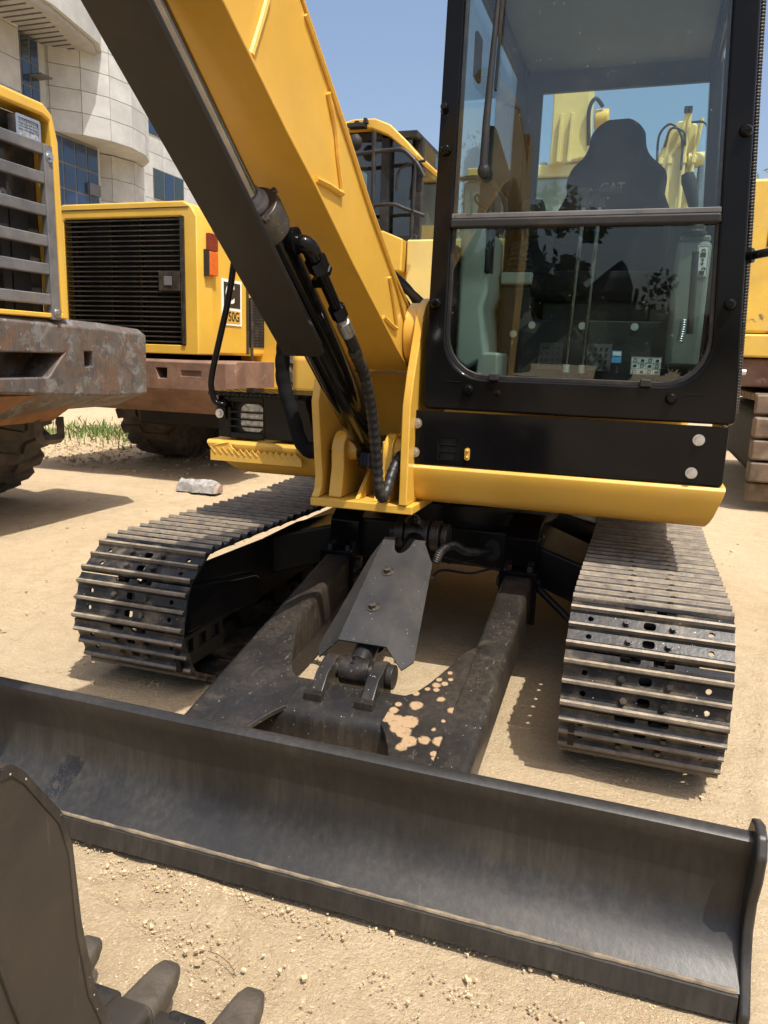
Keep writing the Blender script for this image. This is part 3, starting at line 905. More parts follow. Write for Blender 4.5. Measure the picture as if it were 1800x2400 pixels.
# bars left between the vent slots
for z0, z1 in ((.878, .886), (.903, .911)):
    b.box(.0995, .1755, -.7625, -.7535, z0, z1)
for x0, x1, z0, z1 in ((.0995, .106, .886, .903), (.170, .1755, .886, .903), (.0995, .113, .911, .9305), (.163, .1755, .911, .9305), (.0995, .113, .8545, .878), (.163, .1755, .8545, .878)):
    b.box(x0, x1, -.7622, -.7538, z0, z1)
pn = obj('cab_base_panel', b, 'black', frame, bevel=.003)
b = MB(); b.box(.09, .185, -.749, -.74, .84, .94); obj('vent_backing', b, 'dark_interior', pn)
for x, z in ((.020, .978), (.016, .874), (.955, .979), (.944, .872)): bolt(pn, (x, -.764, z), (0, -1, 0), 'steel', .0105, .009)
b = MB(); b.prism(rrect(.199, .217, .858, .902, .008, 4), 'y', -.768, -.7642)
for z in (.869, .892): b.ball((.208, -.769, z), .0055)
obj('hook_plate', b, 'yellow', pn)

# left deck: black lamp box with slotted opening, tread plate, handrail
b = MB()
b.box(-.43, -.365, -.635, -.30, .862, 1.030)
b.box(-.66, -.43, -.630, -.30, .862, 1.030)
b.box(-.868, -.815, -.630, -.615, .862, 1.030)
b.box(-.868, -.855, -.615, -.30, .862, 1.030)
b.box(-.815, -.66, -.630, -.615, .862, .883); b.box(-.815, -.66, -.630, -.615, 1.006, 1.030)
lb = obj('lamp_box', b, 'black', frame, bevel=.004)
b = MB()
for z in (.9085, .9375, .9665):
    b.box(-.8155, -.6595, -.629, -.616, z - .0035, z + .0035)
for z in (.891, .922, .952, .983):
    for xx in (-.815, -.66):
        sgn = 1 if xx < -.7 else -1
        b.prism([(xx, z - .013), (xx + sgn * .0, z + .013), (xx + sgn * .004, z + .011), (xx + sgn * .004, z - .011)], 'y', -.6285, -.6165)
obj('lamp_grille', b, 'black', lb)
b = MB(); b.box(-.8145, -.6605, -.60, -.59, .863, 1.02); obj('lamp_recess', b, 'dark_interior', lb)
b = MB()
b.prism(rrect(-.775, -.665, .885, 1.003, .03, 5), 'y', -.612, -.595)
lm = obj('work_lamp', b, 'lens', lb, bevel=.004)
b = MB(); b.ring(rrect(-.784, -.656, .877, 1.011, .036, 5), rrect(-.772, -.668, .888, 1.0, .03, 5), 'y', -.614, -.590); obj('lamp_rim', b, 'black', lm)
b = MB()
for i in range(11): b.box(-.772 + i * .0102, -.7705 + i * .0102, -.6135, -.612, .89, .998)
for i in range(11): b.box(-.772, -.668, -.6133, -.612, .892 + i * .0102, .8932 + i * .0102)
obj('lens_ribs', b, 'lens', lm)
b = MB(); b.box(-.90, -.38, -.655, -.05, 1.030, 1.046)
tp = obj('tread_plate', b, 'black', frame, bevel=.004)
b = MB(); k = 0
for i in range(26):
    for j in range(14):
        x, y = -.885 + i * .0195, -.652 + j * .026
        s = 1 if (i + j) % 2 else -1
        b.box(-.011, .011, -.0032, .0032, 0, .004, Matrix.Translation((x, y, 1.0458)) @ Matrix.Rotation(s * R(45), 4, 'Z'))
for i in range(24):
    x = -.885 + i * .0205
    b.box(-.006, .006, -.004, .001, -.006, .004, Matrix.Translation((x, -.6552, 1.038)))
obj('tread_pattern', b, 'black', tp)
b = MB()
b.tube(smooth([(-.770, -.66, 1.56), (-.800, -.66, 1.40), (-.872, -.66, 1.13), (-.878, -.66, 1.05), (-.862, -.66, 1.005), (-.835, -.655, .995), (-.822, -.635, .995)], 6), .0125, 12)
hr = obj('handrail', b, 'black', frame)
b = MB(); b.box(-.868, -.828, -.642, -.630, .935, 1.015); obj('rail_bracket', b, 'black', hr, bevel=.003)
bolt(hr, (-.853, -.642, .958), (0, -1, 0), 'steel', .0105, .009)
# saw-toothed yellow step plate on the left skirt
up = [(-.882, .812), (-.862, .812), (-.855, .835), (-.795, .848), (-.785, .828)]
k = 11
for i in range(k):
    x = -.775 + i * .027
    up += [(x, .820), (x + .0135, .803)]
up += [(-.474, .800)]
b = MB(); b.prism([(-.882, .768), (-.470, .768)] + up[::-1], 'y', -.672, -.661)
sp = obj('toothed_plate', b, 'yellow', frame, bevel=.002)
b = MB()
for i in range(k + 4):
    x = -.868 + i * .027
    b.box(-.018, .018, -.0022, .0022, -.0022, .0022, Matrix.Translation((x, -.6725, .812 - (.004 if i > 3 else 0))) @ Matrix.Rotation(R(45), 4, 'Y'))
b.tube([(-.86, -.6725, .832), (-.80, -.6725, .845)], .0025, 6)
obj('tooth_weld', b, 'yellow', sp)

# engine cover and tank behind
b = MB(); b.prism([(.68, .83), (.68, 1.42), (.75, 1.47), (1.35, 1.40), (1.50, 1.15), (1.48, .83)], 'x', -.86, 1.0)
obj('engine_cover', b, 'yellow', frame, bevel=.05, seg=3)
b = MB(); b.box(-.84, -.40, -.02, .66, .83, 1.22)
obj('tank_cover', b, 'yellow', frame, bevel=.05, seg=3)

# ---- boom bracket
b = MB(); b.box(-.362, .034, -.832, -.30, .655, .686)
bk = obj('boom_bracket', b, 'yellow', EX, bevel=.004)
wall = [(-.838, .687), (-.838, .78), (-.835, 1.04), (-.800, 1.15), (-.735, 1.30)] + [(-.60 + .135 * math.cos(R(a)), 1.285 + .135 * math.sin(R(a))) for a in range(165, -10, -15)] + [(-.40, 1.1), (-.25, .83), (-.25, .687)]
for x0, x1 in ((-.0165, .0145), (-.362, -.331)):
    b = MB(); w = wall if x0 > -.1 else [(-.828, .687), (-.80, .715), (-.793, .76)] + wall[2:]
    b.prism(w, 'x', x0, x1)
    obj('bracket_wall', b, 'yellow', bk, bevel=.005)
b = MB()                                          # curved back plate under the boom foot
pr = [(-.46, .687), (-.46, .86), (-.475, .95), (-.50, 1.02), (-.535, 1.08), (-.58, 1.125), (-.62, 1.145)]
b.prism(pr + [(y + .02, z + .006) for y, z in pr[::-1]], 'x', -.3315, -.016)
obj('back_plate', b, 'yellow', bk, sharp=40)
for x, w_ in ((-.278, .026), (-.084, .020)):             # cylinder lugs
    b = MB()
    pts = [(-.80, .687), (-.775, .80)] + [(-.705 + .074 * math.cos(R(a)), .855 + .074 * math.sin(R(a))) for a in range(190, 0, -20)] + [(-.56, .83), (-.47, .80), (-.47, .687)]
    b.prism(pts, 'x', x - w_, x + w_)
    obj('cylinder_lug', b, 'yellow', bk, bevel=.006)
b = MB(); b.cyl((-.31, -.705, .86), (-.04, -.705, .86), .040, n=24)
b.tube([(-.066, -.705, .86), (-.040, -.705, .86), (-.034, -.705, .86)], [.058, .058, .050], 28)
b.tube([(-.035, -.705, .86), (-.026, -.705, .86), (-.024, -.705, .86)], [.036, .036, .030], 20)
obj('cylinder_pin', b, 'yellow', bk, bevel=.002)
b = MB()                                          # pin keeper with its tab and bolt
b.prism([(-.74, .93), (-.70, .935), (-.69, 1.03), (-.655, 1.045), (-.645, 1.035), (-.67, .915), (-.665, .90), (-.70, .90)], 'x', -.061, -.046)
b.box(-.058, -.02, -.70, -.655, .895, .915); b.box(-.030, -.018, -.695, -.66, .83, .92)
hexbolt(b, (-.016, -.678, .912), (1, 0, 0), .010, .010)
obj('pin_keeper', b, 'yellow', bk, bevel=.003)
hb = MB(); hb.prism([(-.60 + .030 * math.cos(a * math.pi / 8), .885 + .052 * math.sin(a * math.pi / 8)) for a in range(16)], 'x', -.0185, -.0165)
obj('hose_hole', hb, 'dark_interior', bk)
b = MB(); b.tube(smooth([(-.026, -.655, .83), (-.026, -.69, .825), (-.026, -.705, .85), (-.026, -.705, .905)], 5), .006, 8)
obj('hose_hook', b, 'yellow', bk)
for x in (-.19, -.12):
    b = MB(); b.prism([(-.80, .687), (-.50, .90), (-.46, .90), (-.46, .687)], 'x', x - .008, x + .008)
    obj('bracket_rib', b, 'yellow', bk, bevel=.003)

# ---- boom
BX0, BX1 = -.270, -.060
bot = [(-.642, 1.165), (-.80, 1.243), (-1.234, 1.471), (-1.513, 1.628), (-1.684, 1.715), (-1.949, 1.864), (-2.5, 2.15), (-2.85, 2.27), (-3.15, 2.22), (-3.5, 2.02)]
top = [(-3.56, 2.22), (-3.2, 2.52), (-2.9, 2.64), (-2.42, 2.53), (-1.587, 2.009), (-1.303, 1.812), (-1.105, 1.662), (-.826, 1.475), (-.66, 1.385)]
foot = [(-.60 + .085 * math.cos(R(a)), 1.270 + .105 * math.sin(R(a))) for a in (60, 30, 0, -30, -60, -90)]
b = MB()
b.prism(bot + top + foot, 'x', BX0 + .004, BX1 - .004)
boom = obj('boom', b, 'yellow', EX, bevel=.006)
def strip(name, line, nrm, t, x0, x1, parent, m='yellow', bev=.003):
    """plate that follows a line in the (y,z) plane"""
    b = MB(); q = []
    for i, (y, z) in enumerate(line):
        a = Vector(line[max(0, i - 1)]); c = Vector(line[min(len(line) - 1, i + 1)])
        d = (c - a).normalized(); nn = Vector((-d.y, d.x)) * nrm
        q.append((y + nn.x * t, z + nn.y * t))
    b.prism(list(line) + q[::-1], 'x', x0, x1)
    return obj(name, b, m, parent, bevel=bev)
strip('bottom_plate', bot[:-2], 1, .010, BX0 - .007, BX1 + .007, boom)
strip('top_plate', top[1:], 1, .010, BX0 - .001, BX1 + .001, boom)
def weld(pts, r, parent, m='yellow', name='weld_bead'):
    P = smooth(pts, 10)
    rs = [r * (1 + .18 * noise.noise((p.y * 70, p.z * 70, 3))) for p in P]
    return obj(name, MB().tube(P, rs, 8), m, parent)
X = BX1 - .0005
weld([(X, -1.43, 1.86), (X, -1.379, 1.791), (X, -1.355, 1.72), (X, -1.325, 1.650), (X, -1.335, 1.640), (X, -1.42, 1.642), (X, -1.50, 1.640)], .0085, boom)
weld([(X, -.89, 1.465), (X, -.857, 1.42), (X, -.795, 1.320), (X, -.79, 1.306), (X, -.81, 1.305), (X, -.87, 1.318), (X, -.94, 1.335)], .0075, boom)
weld([(X, -1.754, 1.960), (X, -1.79, 1.89), (X, -1.837, 1.806)], .008, boom)
weld([(X, -1.57, 1.985), (X, -1.303, 1.797), (X, -1.105, 1.647), (X, -.83, 1.462), (X, -.70, 1.34)], .005, boom)
b = MB(); b.cyl((BX1 - .003, -.60, 1.285), (-.018, -.60, 1.285), .118, n=36); obj('foot_boss', b, 'yellow', boom, bevel=.006)
b = MB(); b.cyl((BX0 + .003, -.60, 1.285), (-.330, -.60, 1.285), .118, n=36); obj('foot_boss', b, 'yellow', boom, bevel=.006)
b = MB(); b.cyl((-.40, -.60, 1.285), (.05, -.60, 1.285), .045, n=24); obj('foot_pin', b, 'steel_grey', boom)
# stick and linkage (out of the picture, over the left shoulder of the camera)
b = MB(); b.prism([(-3.62, 2.62), (-3.46, 2.66), (-3.38, 2.1), (-3.12, .92), (-3.16, .80), (-3.28, .80), (-3.34, .92), (-3.66, 2.0)], 'x', -.255, -.075)
obj('stick', b, 'yellow', EX, bevel=.01)
b = MB(); b.cyl((-.165, -2.4, 2.64), (-.165, -3.1, 2.72), .06, n=24); b.cyl((-.165, -3.1, 2.72), (-.165, -3.55, 2.64), .03, n=16)
obj('stick_cylinder', b, 'yellow', EX)

# ---- boom cylinder, guard, hoses
CX = -.165
D0 = Vector((CX, -.705, .86)); dv = Vector((0, -.8038, .5949))
def cp(s, off=0, x=CX):
    """point s metres up the cylinder, off metres below its axis"""
    return D0 + dv * s + Vector((x - CX, 0, 0)) + Vector((0, -.5949, -.8038)) * off
b = MB(); b.tube([cp(.10), cp(.14), cp(1.09)], [.050, .060, .060], 32)
bcyl = obj('boom_cylinder', b, 'black', EX, sharp=40)
b = MB(); b.cyl((CX - .045, D0.y, D0.z), (CX + .045, D0.y, D0.z), .062, n=28); b.tube([cp(.02), cp(.12)], [.05, .055], 24)
b.cyl(cp(.05, .03), cp(.03, .09), .030, n=18)
obj('cylinder_eye', b, 'black', bcyl, bevel=.004)
b = MB(); b.tube([cp(1.08), cp(1.085), cp(1.15), cp(1.165), cp(1.166)], [.060, .070, .070, .064, .040], 36)
for a in (40, 130, 220, 310):
    u = Vector((math.cos(R(a)), 0, 0)) + Vector((0, -.5949, -.8038)) * math.sin(R(a))
    c = cp(1.155) + u * .066
    b.cyl(c, c + dv * .012, .011, n=4)
gd = obj('gland_nut', b, 'black_dusty', bcyl, bevel=.003)
b = MB(); b.cyl(cp(1.12), cp(2.25), .029, n=28); obj('piston_rod', b, 'chrome', bcyl)
b = MB(); b.cyl(cp(1.16), cp(1.20), .034, n=24); b.tube([cp(1.163), cp(1.178), cp(1.182)], [.045, .045, .036], 24); obj('rod_seal', b, 'steel_grey', bcyl)
b = MB()
g0, g1, w, d = .70, 2.25, .066, .095
gx0, gx1 = CX - w, CX + w
vs = [cp(g0, d, gx0), cp(g0, d, gx1 - .02), cp(g0 + .02, d, gx1), cp(g1, d, gx1), cp(g1, d, gx0)]
n = len(vs)
b.add([tuple(v) for v in vs] + [tuple(v + Vector((0, .5949, .8038)) * .006) for v in vs], [list(range(n)), list(range(n, 2 * n))[::-1]] + [(i, (i + 1) % n, n + (i + 1) % n, n + i) for i in range(n)])
for xx in (gx0, gx1):
    a = [cp(g0 + .03, d - .004, xx), cp(g1, d - .004, xx), cp(g1, d - .014, xx), cp(g0 + .05, d - .014, xx)]
    sh = Vector((.006 if xx == gx0 else -.006, 0, 0))
    b.add([tuple(v) for v in a] + [tuple(v + sh) for v in a], [(0, 1, 2, 3), (7, 6, 5, 4), (0, 4, 5, 1), (1, 5, 6, 2), (2, 6, 7, 3), (3, 7, 4, 0)])
M['guard'] = mat('matt_brown_black_guard_paint', (.016, .0135, .0115), .36, spec=.35, var=.15, vscale=2, dust=.2, dlo=.45, dhi=.9, dscale=2.5, dcol=(.12, .09, .06), bump=.06, bscale=120)
obj('rod_guard', b, 'guard', bcyl, sharp=20)
# port fitting, pipe and spiral-wrapped hose on the right of the barrel
b = MB()
b.tube(smooth([cp(1.035, -.005, CX + .045), cp(1.035, -.005, CX + .085), cp(1.02, -.005, CX + .10), cp(.99, -.005, CX + .102)], 5), .023, 14)
b.cyl(cp(1.045, -.005, CX + .05), cp(1.045, -.005, CX + .075), .034, n=18)
b.cyl(cp(.985, -.005, CX + .102), cp(.945, -.005, CX + .102), .029, n=6)
b.cyl(cp(.95, -.005, CX + .102), cp(.80, -.005, CX + .102), .0165, n=14)
b.cyl(cp(.80, -.005, CX + .102), cp(.755, -.005, CX + .102), .024, n=6)
pf = obj('port_fitting', b, 'black', bcyl, bevel=.002)
b = MB(); b.box(-.02, .02, -.016, .016, -.012, .012, Matrix.Translation(cp(.90, -.005, CX + .09)) @ Matrix.Rotation(R(36), 4, 'X')); b.cyl(cp(.90, -.03, CX + .10), cp(.90, -.055, CX + .10), .012, n=6)
obj('pipe_clamp', b, 'black', pf, bevel=.002)
b = MB(); b.cyl(cp(.757, -.005, CX + .102), cp(.72, -.005, CX + .102), .018, n=14); b.cyl(cp(.735, -.005, CX + .102), cp(.68, -.005, CX + .102), .021, n=14)
obj('hose_ferrule', b, 'steel', pf)
hx = -.063
hose('pipe_hose', [tuple(cp(.69, -.005, hx)), tuple(cp(.60, -.005, hx)), (hx, -1.165, 1.205)], .019, 'rubber', bcyl)
hose('wrapped_hose', [(hx, -1.20, 1.225), (hx, -1.10, 1.15), (hx, -1.03, 1.05), (hx, -.985, .95), (hx + .003, -.953, .84), (hx + .006, -.940, .76), (hx + .012, -.915, .725), (hx + .016, -.885, .745), (hx + .02, -.845, .80), (hx + .025, -.79, .845), (hx + .03, -.70, .875), (hx + .04, -.61, .885)], .0195, 'rubber', bcyl, .028, .15, 14)
# fabric-sleeved hose on the left
hose('sleeved_hose', [(-.42, -.80, 1.42), (-.50, -.76, 1.28), (-.525, -.735, 1.12), (-.485, -.73, .98), (-.452, -.73, .88), (-.42, -.72, .842), (-.385, -.715, .845), (-.34, -.71, .86)], .028, 'fabric', bcyl, .06, .10, 12)
hose('fabric_cuff', [(-.415, -.72, .835), (-.385, -.715, .848), (-.335, -.71, .862)], .022, 'fabric', bcyl)
for i, pts in enumerate(([(-.25, -.52, 1.60), (-.16, -.46, 1.49), (-.06, -.44, 1.40), (.0, -.42, 1.30)], [(-.20, -.50, 1.50), (-.13, -.45, 1.40), (-.10, -.44, 1.30), (-.10, -.44, 1.15)], [(-.235, -.48, 1.56), (-.12, -.43, 1.45), (-.075, -.42, 1.34), (-.07, -.42, 1.15)])):
    hose('boom_hose', pts, .017, 'rubber', boom)

# ---- bucket, curled under the stick
b = MB()
side = [(-2.885, .83), (-2.872, .828), (-2.858, .813), (-2.815, .745), (-2.802, .70), (-2.795, .60), (-2.780, .505), (-2.755, .43), (-2.68, .28), (-2.56, .14), (-2.515, .095), (-2.56, .05), (-2.75, .04), (-2.95, .09), (-3.08, .22), (-3.14, .42), (-3.12, .62), (-3.04, .78), (-2.96, .835)]
bx0, bx1 = -.58, .25
for x0, x1 in ((bx1 - .022, bx1), (bx0, bx0 + .022)): b.prism(side, 'x', x0, x1)
shell = [(-2.515, .098), (-2.56, .055), (-2.75, .045), (-2.95, .095), (-3.08, .225), (-3.14, .42), (-3.12, .62), (-3.04, .78), (-2.96, .83)]
inn = [(-2.53, .115), (-2.565, .08), (-2.75, .07), (-2.935, .12), (-3.055, .24), (-3.112, .42), (-3.095, .61), (-3.02, .765), (-2.955, .81)]
b.prism(shell + inn[::-1], 'x', bx0 + .021, bx1 - .021)
bu = obj('bucket', b, 'bucket', EX, bevel=.006)
b = MB(); b.prism([(-2.60, .045), (-2.44, .078), (-2.435, .092), (-2.52, .105), (-2.60, .085)], 'x', bx0 + .005, bx1 - .023); obj('bucket_lip', b, 'bucket', bu, bevel=.003)
def tooth_mesh():
    b = MB(); L = []
    for y, w, h, zc in ((-2.53, .037, .034, .078), (-2.475, .039, .037, .080), (-2.44, .036, .031, .083), (-2.40, .031, .024, .088), (-2.370, .026, .018, .092), (-2.352, .019, .012, .094), (-2.345, .010, .005, .095)):
        L.append([(px, y - .0, zc + pz) for px, pz in rrect(-w, w, -h, h, min(h, w) * .55, 3)])
    b.loft(L)
    return b.mesh('tooth', [M['tooth']], (0, 0, 0), 40)
def adapter_mesh():
    b = MB(); L = []
    for y, w, h, zc in ((-2.66, .03, .05, .08), (-2.55, .034, .046, .085), (-2.49, .041, .043, .086), (-2.465, .040, .040, .087)):
        L.append([(px, y, zc + pz) for px, pz in rrect(-w, w, -h, h, .014, 3)])
    b.loft(L)
    b.cyl((-.046, -2.495, .088), (.046, -2.495, .088), .010, n=10)
    return b.mesh('tooth_adapter', [M['bucket']], (0, 0, 0), 40)
rim = side[:13]
cyy, czz = -2.95, .42
inn_ = []
for y, z in rim:
    d = Vector((cyy - y, czz - z)); d = d.normalized() * .012
    inn_.append((y + d.x, z + d.y))
b = MB(); b.prism(rim + inn_[::-1], 'x', bx1 - .001, bx1 + .002); obj('side_edge', b, 'black_dusty', bu, bevel=.003)
weld([(bx1 + .001, -2.93, .80), (bx1 + .001, -2.90, .62), (bx1 + .001, -2.86, .48), (bx1 + .001, -2.80, .34)], .003, bu, 'bucket', 'side_seam')
tm, am = tooth_mesh(), adapter_mesh()
for i in range(5):
    x = .222 - i * .172
    a = link('tooth_adapter', am, bu, loc=(x, 0, 0)); t = link('tooth', tm, bu, loc=(x, 0, 0))
    if i < 4:
        s = MB(); s.box(x - .122, x - .050, -2.57, -2.425, .070, .094); obj('lip_shroud', s, 'black_dusty', bu, bevel=.008)

# ------------------------------------------------------------------ cab of the excavator
def taper(x, z):
    t = (x - .036) / 1.022
    return x + (1 - t) * .0185 * (z - 1.03) - t * .060 * (z - 1.03)
def tl(pts): return [(taper(x, z), z) for x, z in pts]
b = MB()
b.box(.05, 1.04, -.70, .62, 1.035, 1.085)                                   # floor
b.prism(tl([(.05, 2.60), (1.05, 2.60), (1.03, 2.70), (.08, 2.70)]), 'y', -.74, .66)  # roof
for x in (.04, 1.0):                                                        # rear posts
    b.prism(tl([(x, 1.08), (x + .06, 1.08), (x + .06, 2.60), (x, 2.60)]), 'y', .52, .62)
b.prism(tl([(.04, 1.08), (.065, 1.08), (.065, 1.62), (.04, 1.62)]), 'y', -.68, .52)
b.prism(tl([(1.02, 1.08), (1.05, 1.08), (1.05, 1.35), (1.02, 1.35)]), 'y', -.68, .52)
b.prism(tl([(.06, 2.47), (.085, 2.47), (.085, 2.60), (.06, 2.60)]), 'y', -.68, .52)
b.prism(tl([(1.02, 2.50), (1.05, 2.50), (1.05, 2.60), (1.02, 2.60)]), 'y', -.68, .52)
cab = obj('cab', b, 'black', EX, bevel=.01)
b = MB(); outer = tl(rrect(.036, 1.058, 1.030, 2.62, .02, 6)); inner = tl(rrect(.104, .975, 1.142, 2.535, (.15, .15, .04, .04), 6))
b.ring(outer, inner, 'y', -.764, -.690)
ff = obj('front_frame', b, 'black', cab, bevel=.013, seg=3)
b = MB(); o2 = tl(rrect(.100, .980, 1.136, 2.54, (.15, .15, .04, .04), 6)); i2 = tl(rrect(.116, .963, 1.156, 2.52, (.14, .14, .03, .03), 6))
b.ring(o2, i2, 'y', -.752, -.735)
obj('window_gasket', b, 'rubber', ff, bevel=.004)
low = [p for p in rrect(.105, .974, 1.145, 1.648, (.145, .145, .0, .0), 6)]
b = MB(); b.prism(tl(low), 'y', -.748, -.743); obj('lower_pane', b, 'glass_low', cab)
b = MB(); b.prism(tl(rrect(.105, .974, 1.655, 2.53, .02, 4)), 'y', -.755, -.750); obj('upper_pane', b, 'glass', cab)
b = MB(); b.prism(tl([(.100, 1.634), (.980, 1.634), (.980, 1.664), (.100, 1.664)]), 'y', -.775, -.745); mb_ = obj('window_bar', b, 'dark_plastic', ff, bevel=.008, seg=3)
b = MB(); b.prism(tl([(.102, 1.6645), (.978, 1.6645), (.978, 1.681), (.102, 1.681)]), 'y', -.768, -.752); obj('bar_seal', b, 'steel_grey', mb_, bevel=.003)
b = MB(); outer = [(.045, 1.08), (1.055, 1.08), (1.055, 2.6), (.045, 2.6)]; inner = [(.185, 1.905), (1.0, 1.905), (1.0, 2.462), (.185, 2.462)]
b.ring(tl(outer), inner, 'y', .600, .622); obj('rear_wall', b, 'dark_plastic', cab)
b = MB(); b.prism([(.18, 1.90), (1.005, 1.90), (1.005, 2.467), (.18, 2.467)], 'y', .609, .613); obj('rear_pane', b, 'glass_clean', cab)
b = MB(); b.box(.068, .072, -.68, .52, 1.60, 2.50); obj('left_pane', b, 'glass_clean', cab)
b = MB(); b.box(1.000, 1.004, -.64, .50, 1.33, 2.53); obj('door_pane', b, 'glass_clean', cab)
b = MB(); b.prism(tl([(.09, 2.55), (1.0, 2.55), (1.0, 2.598), (.09, 2.598)]), 'y', -.67, .59)
obj('headliner', b, 'headliner', cab, bevel=.01)
# ribbed seal on the door edge and the black post moulding beside it
hose('door_seal', [(1.062, -.655, 1.06), (1.060, -.655, 1.15), (1.04, -.655, 1.6), (1.008, -.655, 2.1), (.985, -.655, 2.5)], .0105, 'rubber', cab, .0095, .2, 8)
b = MB(); b.prism(tl([(1.030, 1.035), (1.056, 1.035), (1.056, 2.6), (1.030, 2.6)]), 'y', -.694, -.66); obj('door_post', b, 'black', cab, bevel=.008)
b = MB(); b.tube(smooth([(1.04, -.70, 1.545), (1.07, -.73, 1.549), (1.12, -.735, 1.560), (1.20, -.735, 1.59), (1.24, -.735, 1.66), (1.25, -.73, 1.9)], 5), .013, 12); b.cyl((1.025, -.70, 1.545), (1.052, -.712, 1.547), .022, n=16)
obj('grab_handle', b, 'black', cab)
def knob(x, z, k=0, y=-.764):
    b = MB(); b.tube([(x, y, z), (x, y - .004, z), (x, y - .012, z), (x, y - .016, z)], [.019, .019, .015, .011], 20)
    if k: b.box(x - .014, x + .014, y - .0185, y - .014, z - .0025, z + .0025)
    else: b.cyl((x, y - .015, z), (x, y - .018, z), .007, n=6)
    return obj('cap_screw', b, 'black', ff)
for x, z, k in ((.200, 1.103, 1), (.859, 1.105, 0), (.998, 1.397, 0), (.070, 1.391, 1), (.985, 1.890, 1), (.080, 1.880, 1)): knob(x, z, k)
b = MB(); b.tube([(.072, -.764, 2.0), (.072, -.79, 2.01)], [.014, .011], 12); b.prism([(.055, 2.0), (.072, 1.965), (.088, 2.0), (.072, 2.03)], 'y', -.768, -.7635); obj('washer_nozzle', b, 'black', ff, bevel=.003)
for x in (.285, .777):
    b = MB(); b.box(x - .017, x + .017, -.775, -.750, 1.138, 1.163); obj('pane_clip', b, 'dark_plastic', ff, bevel=.005)
b = MB(); b.ball((.300, -.7635, 1.097), .012, (1, .3, .8))
obj('weld_mark', b, 'black', ff)
weld([(.118, -.762, 1.13), (.15, -.763, 1.128), (.175, -.763, 1.130)], .003, ff, 'black')
weld([(.90, -.763, 1.118), (.93, -.763, 1.121), (.955, -.763, 1.12)], .003, ff, 'black')
# wiper
b = MB()
b.tube([(.214, -.79, 1.815), (.216, -.79, 1.95), (.222, -.785, 2.12), (.232, -.782, 2.34), (.235, -.78, 2.45)], [.0135, .0125, .010, .007, .006], 10)
wp = obj('wiper_arm', b, 'dark_plastic', ff, sharp=50)
b = MB(); b.ball((.214, -.785, 1.808), .021, (.95, .95, 1.25)); b.cyl((.214, -.752, 1.80), (.214, -.785, 1.80), .013, n=12); obj('wiper_pivot', b, 'dark_plastic', wp)
b = MB(); b.prism([(.232, 2.05), (.238, 2.05), (.251, 2.50), (.243, 2.50)], 'y', -.778, -.757); obj('wiper_blade', b, 'rubber', wp)

# inside
st = MB()
sb = [(.342, 1.845), (.378, 1.915), (.372, 1.99), (.40, 2.03), (.452, 2.075), (.463, 2.15), (.485, 2.19), (.53, 2.208), (.61, 2.210), (.655, 2.195), (.682, 2.15), (.692, 2.075), (.74, 2.035), (.786, 1.995), (.78, 1.91), (.811, 1.84), (.815, 1.70), (.79, 1.50), (.36, 1.50), (.335, 1.70)]
st.prism(sb, 'y', .15, .27)
seat = obj('seat', st, 'fabric', cab, bevel=.035, seg=4)
b = MB(); b.box(.30, .83, -.28, .17, 1.44, 1.555); obj('seat_cushion', b, 'fabric', seat, bevel=.04, seg=4)
b = MB(); b.box(.36, .77, -.22, .2, 1.08, 1.44); obj('seat_base', b, 'dark_plastic', seat, bevel=.01)
M['seat_print'] = mat('grey_embroidery', (.16, .16, .165), .8, var=0)
text('seat_lettering', 'CAT', .050, (.569, .1485, 1.934), (R(90), 0, 0), 'seat_print', seat, .0008, 1.0)
for x0, x1, xs, xb in ((.438, .528, .503, .484), (.543, .631, .559, .545)):
    b = MB(); b.cyl((xb, -.35, 1.14), (xs, -.35, 1.80), .0080, n=12); lv = obj('travel_lever', b, 'chrome', cab)
    b = MB(); b.prism(rrect(x0, x1, 1.808, 1.830, .010, 4), 'y', -.375, -.33); b.cyl((xs, -.35, 1.765), (xs, -.35, 1.815), .016, n=14); obj('lever_grip', b, 'dark_plastic', lv, bevel=.006)
    b = MB(); b.cyl((xb, -.35, 1.17), (xb, -.35, 1.20), .013, n=12); obj('lever_collar', b, 'white', lv)
for x0, x1 in ((.378, .468), (.554, .65)):
    b = MB(); b.box(-.045, .045, -.012, .0, 0, .11, Matrix.Translation(((x0 + x1) / 2, -.37, 1.175)) @ Matrix.Rotation(R(-25), 4, 'X'))
    for i in range(4):
        for j in range(4): b.cyl((x0 + .015 + i * .02, -.375 + j * .0105 , 1.195 + j * .0225), (x0 + .015 + i * .02, -.382 + j * .0105, 1.195 + j * .0225), .004, n=6)
    obj('pedal', b, 'dark_plastic', cab)
b = MB(); b.box(.30, .85, -.325, -.31, 1.085, 1.365); rs = obj('floor_riser', b, 'dark_plastic', cab, bevel=.004)
for x, z in ((.34, 1.345), (.53, 1.345), (.72, 1.345), (.27, 1.31)): bolt(rs, (x, -.325, z), (0, -1, 0), 'steel', .008, .006)
b = MB(); b.box(.650, .684, -.362, -.360, 1.212, 1.256); stk = obj('info_sticker', b, 'blue_print', cab)
b = MB(); b.box(.653, .681, -.3635, -.3622, 1.238, 1.252); obj('sticker_band', b, 'white', stk)
b = MB(); b.box(.72, .826, -.362, -.359, 1.172, 1.236); wl = obj('control_label', b, 'white', cab)
b = MB()
for i in range(4):
    for j in range(3):
        x, z = .7345 + i * .0258, 1.182 + j * .0205
        if (i + j) % 2: b.box(x - .006, x + .006, -.3632, -.3622, z - .004, z + .005)
        else: b.ring(rrect(x - .007, x + .007, z - .005, z + .007, .003, 2), rrect(x - .005, x + .005, z - .003, z + .005, .002, 2), 'y', -.3632, -.3622)
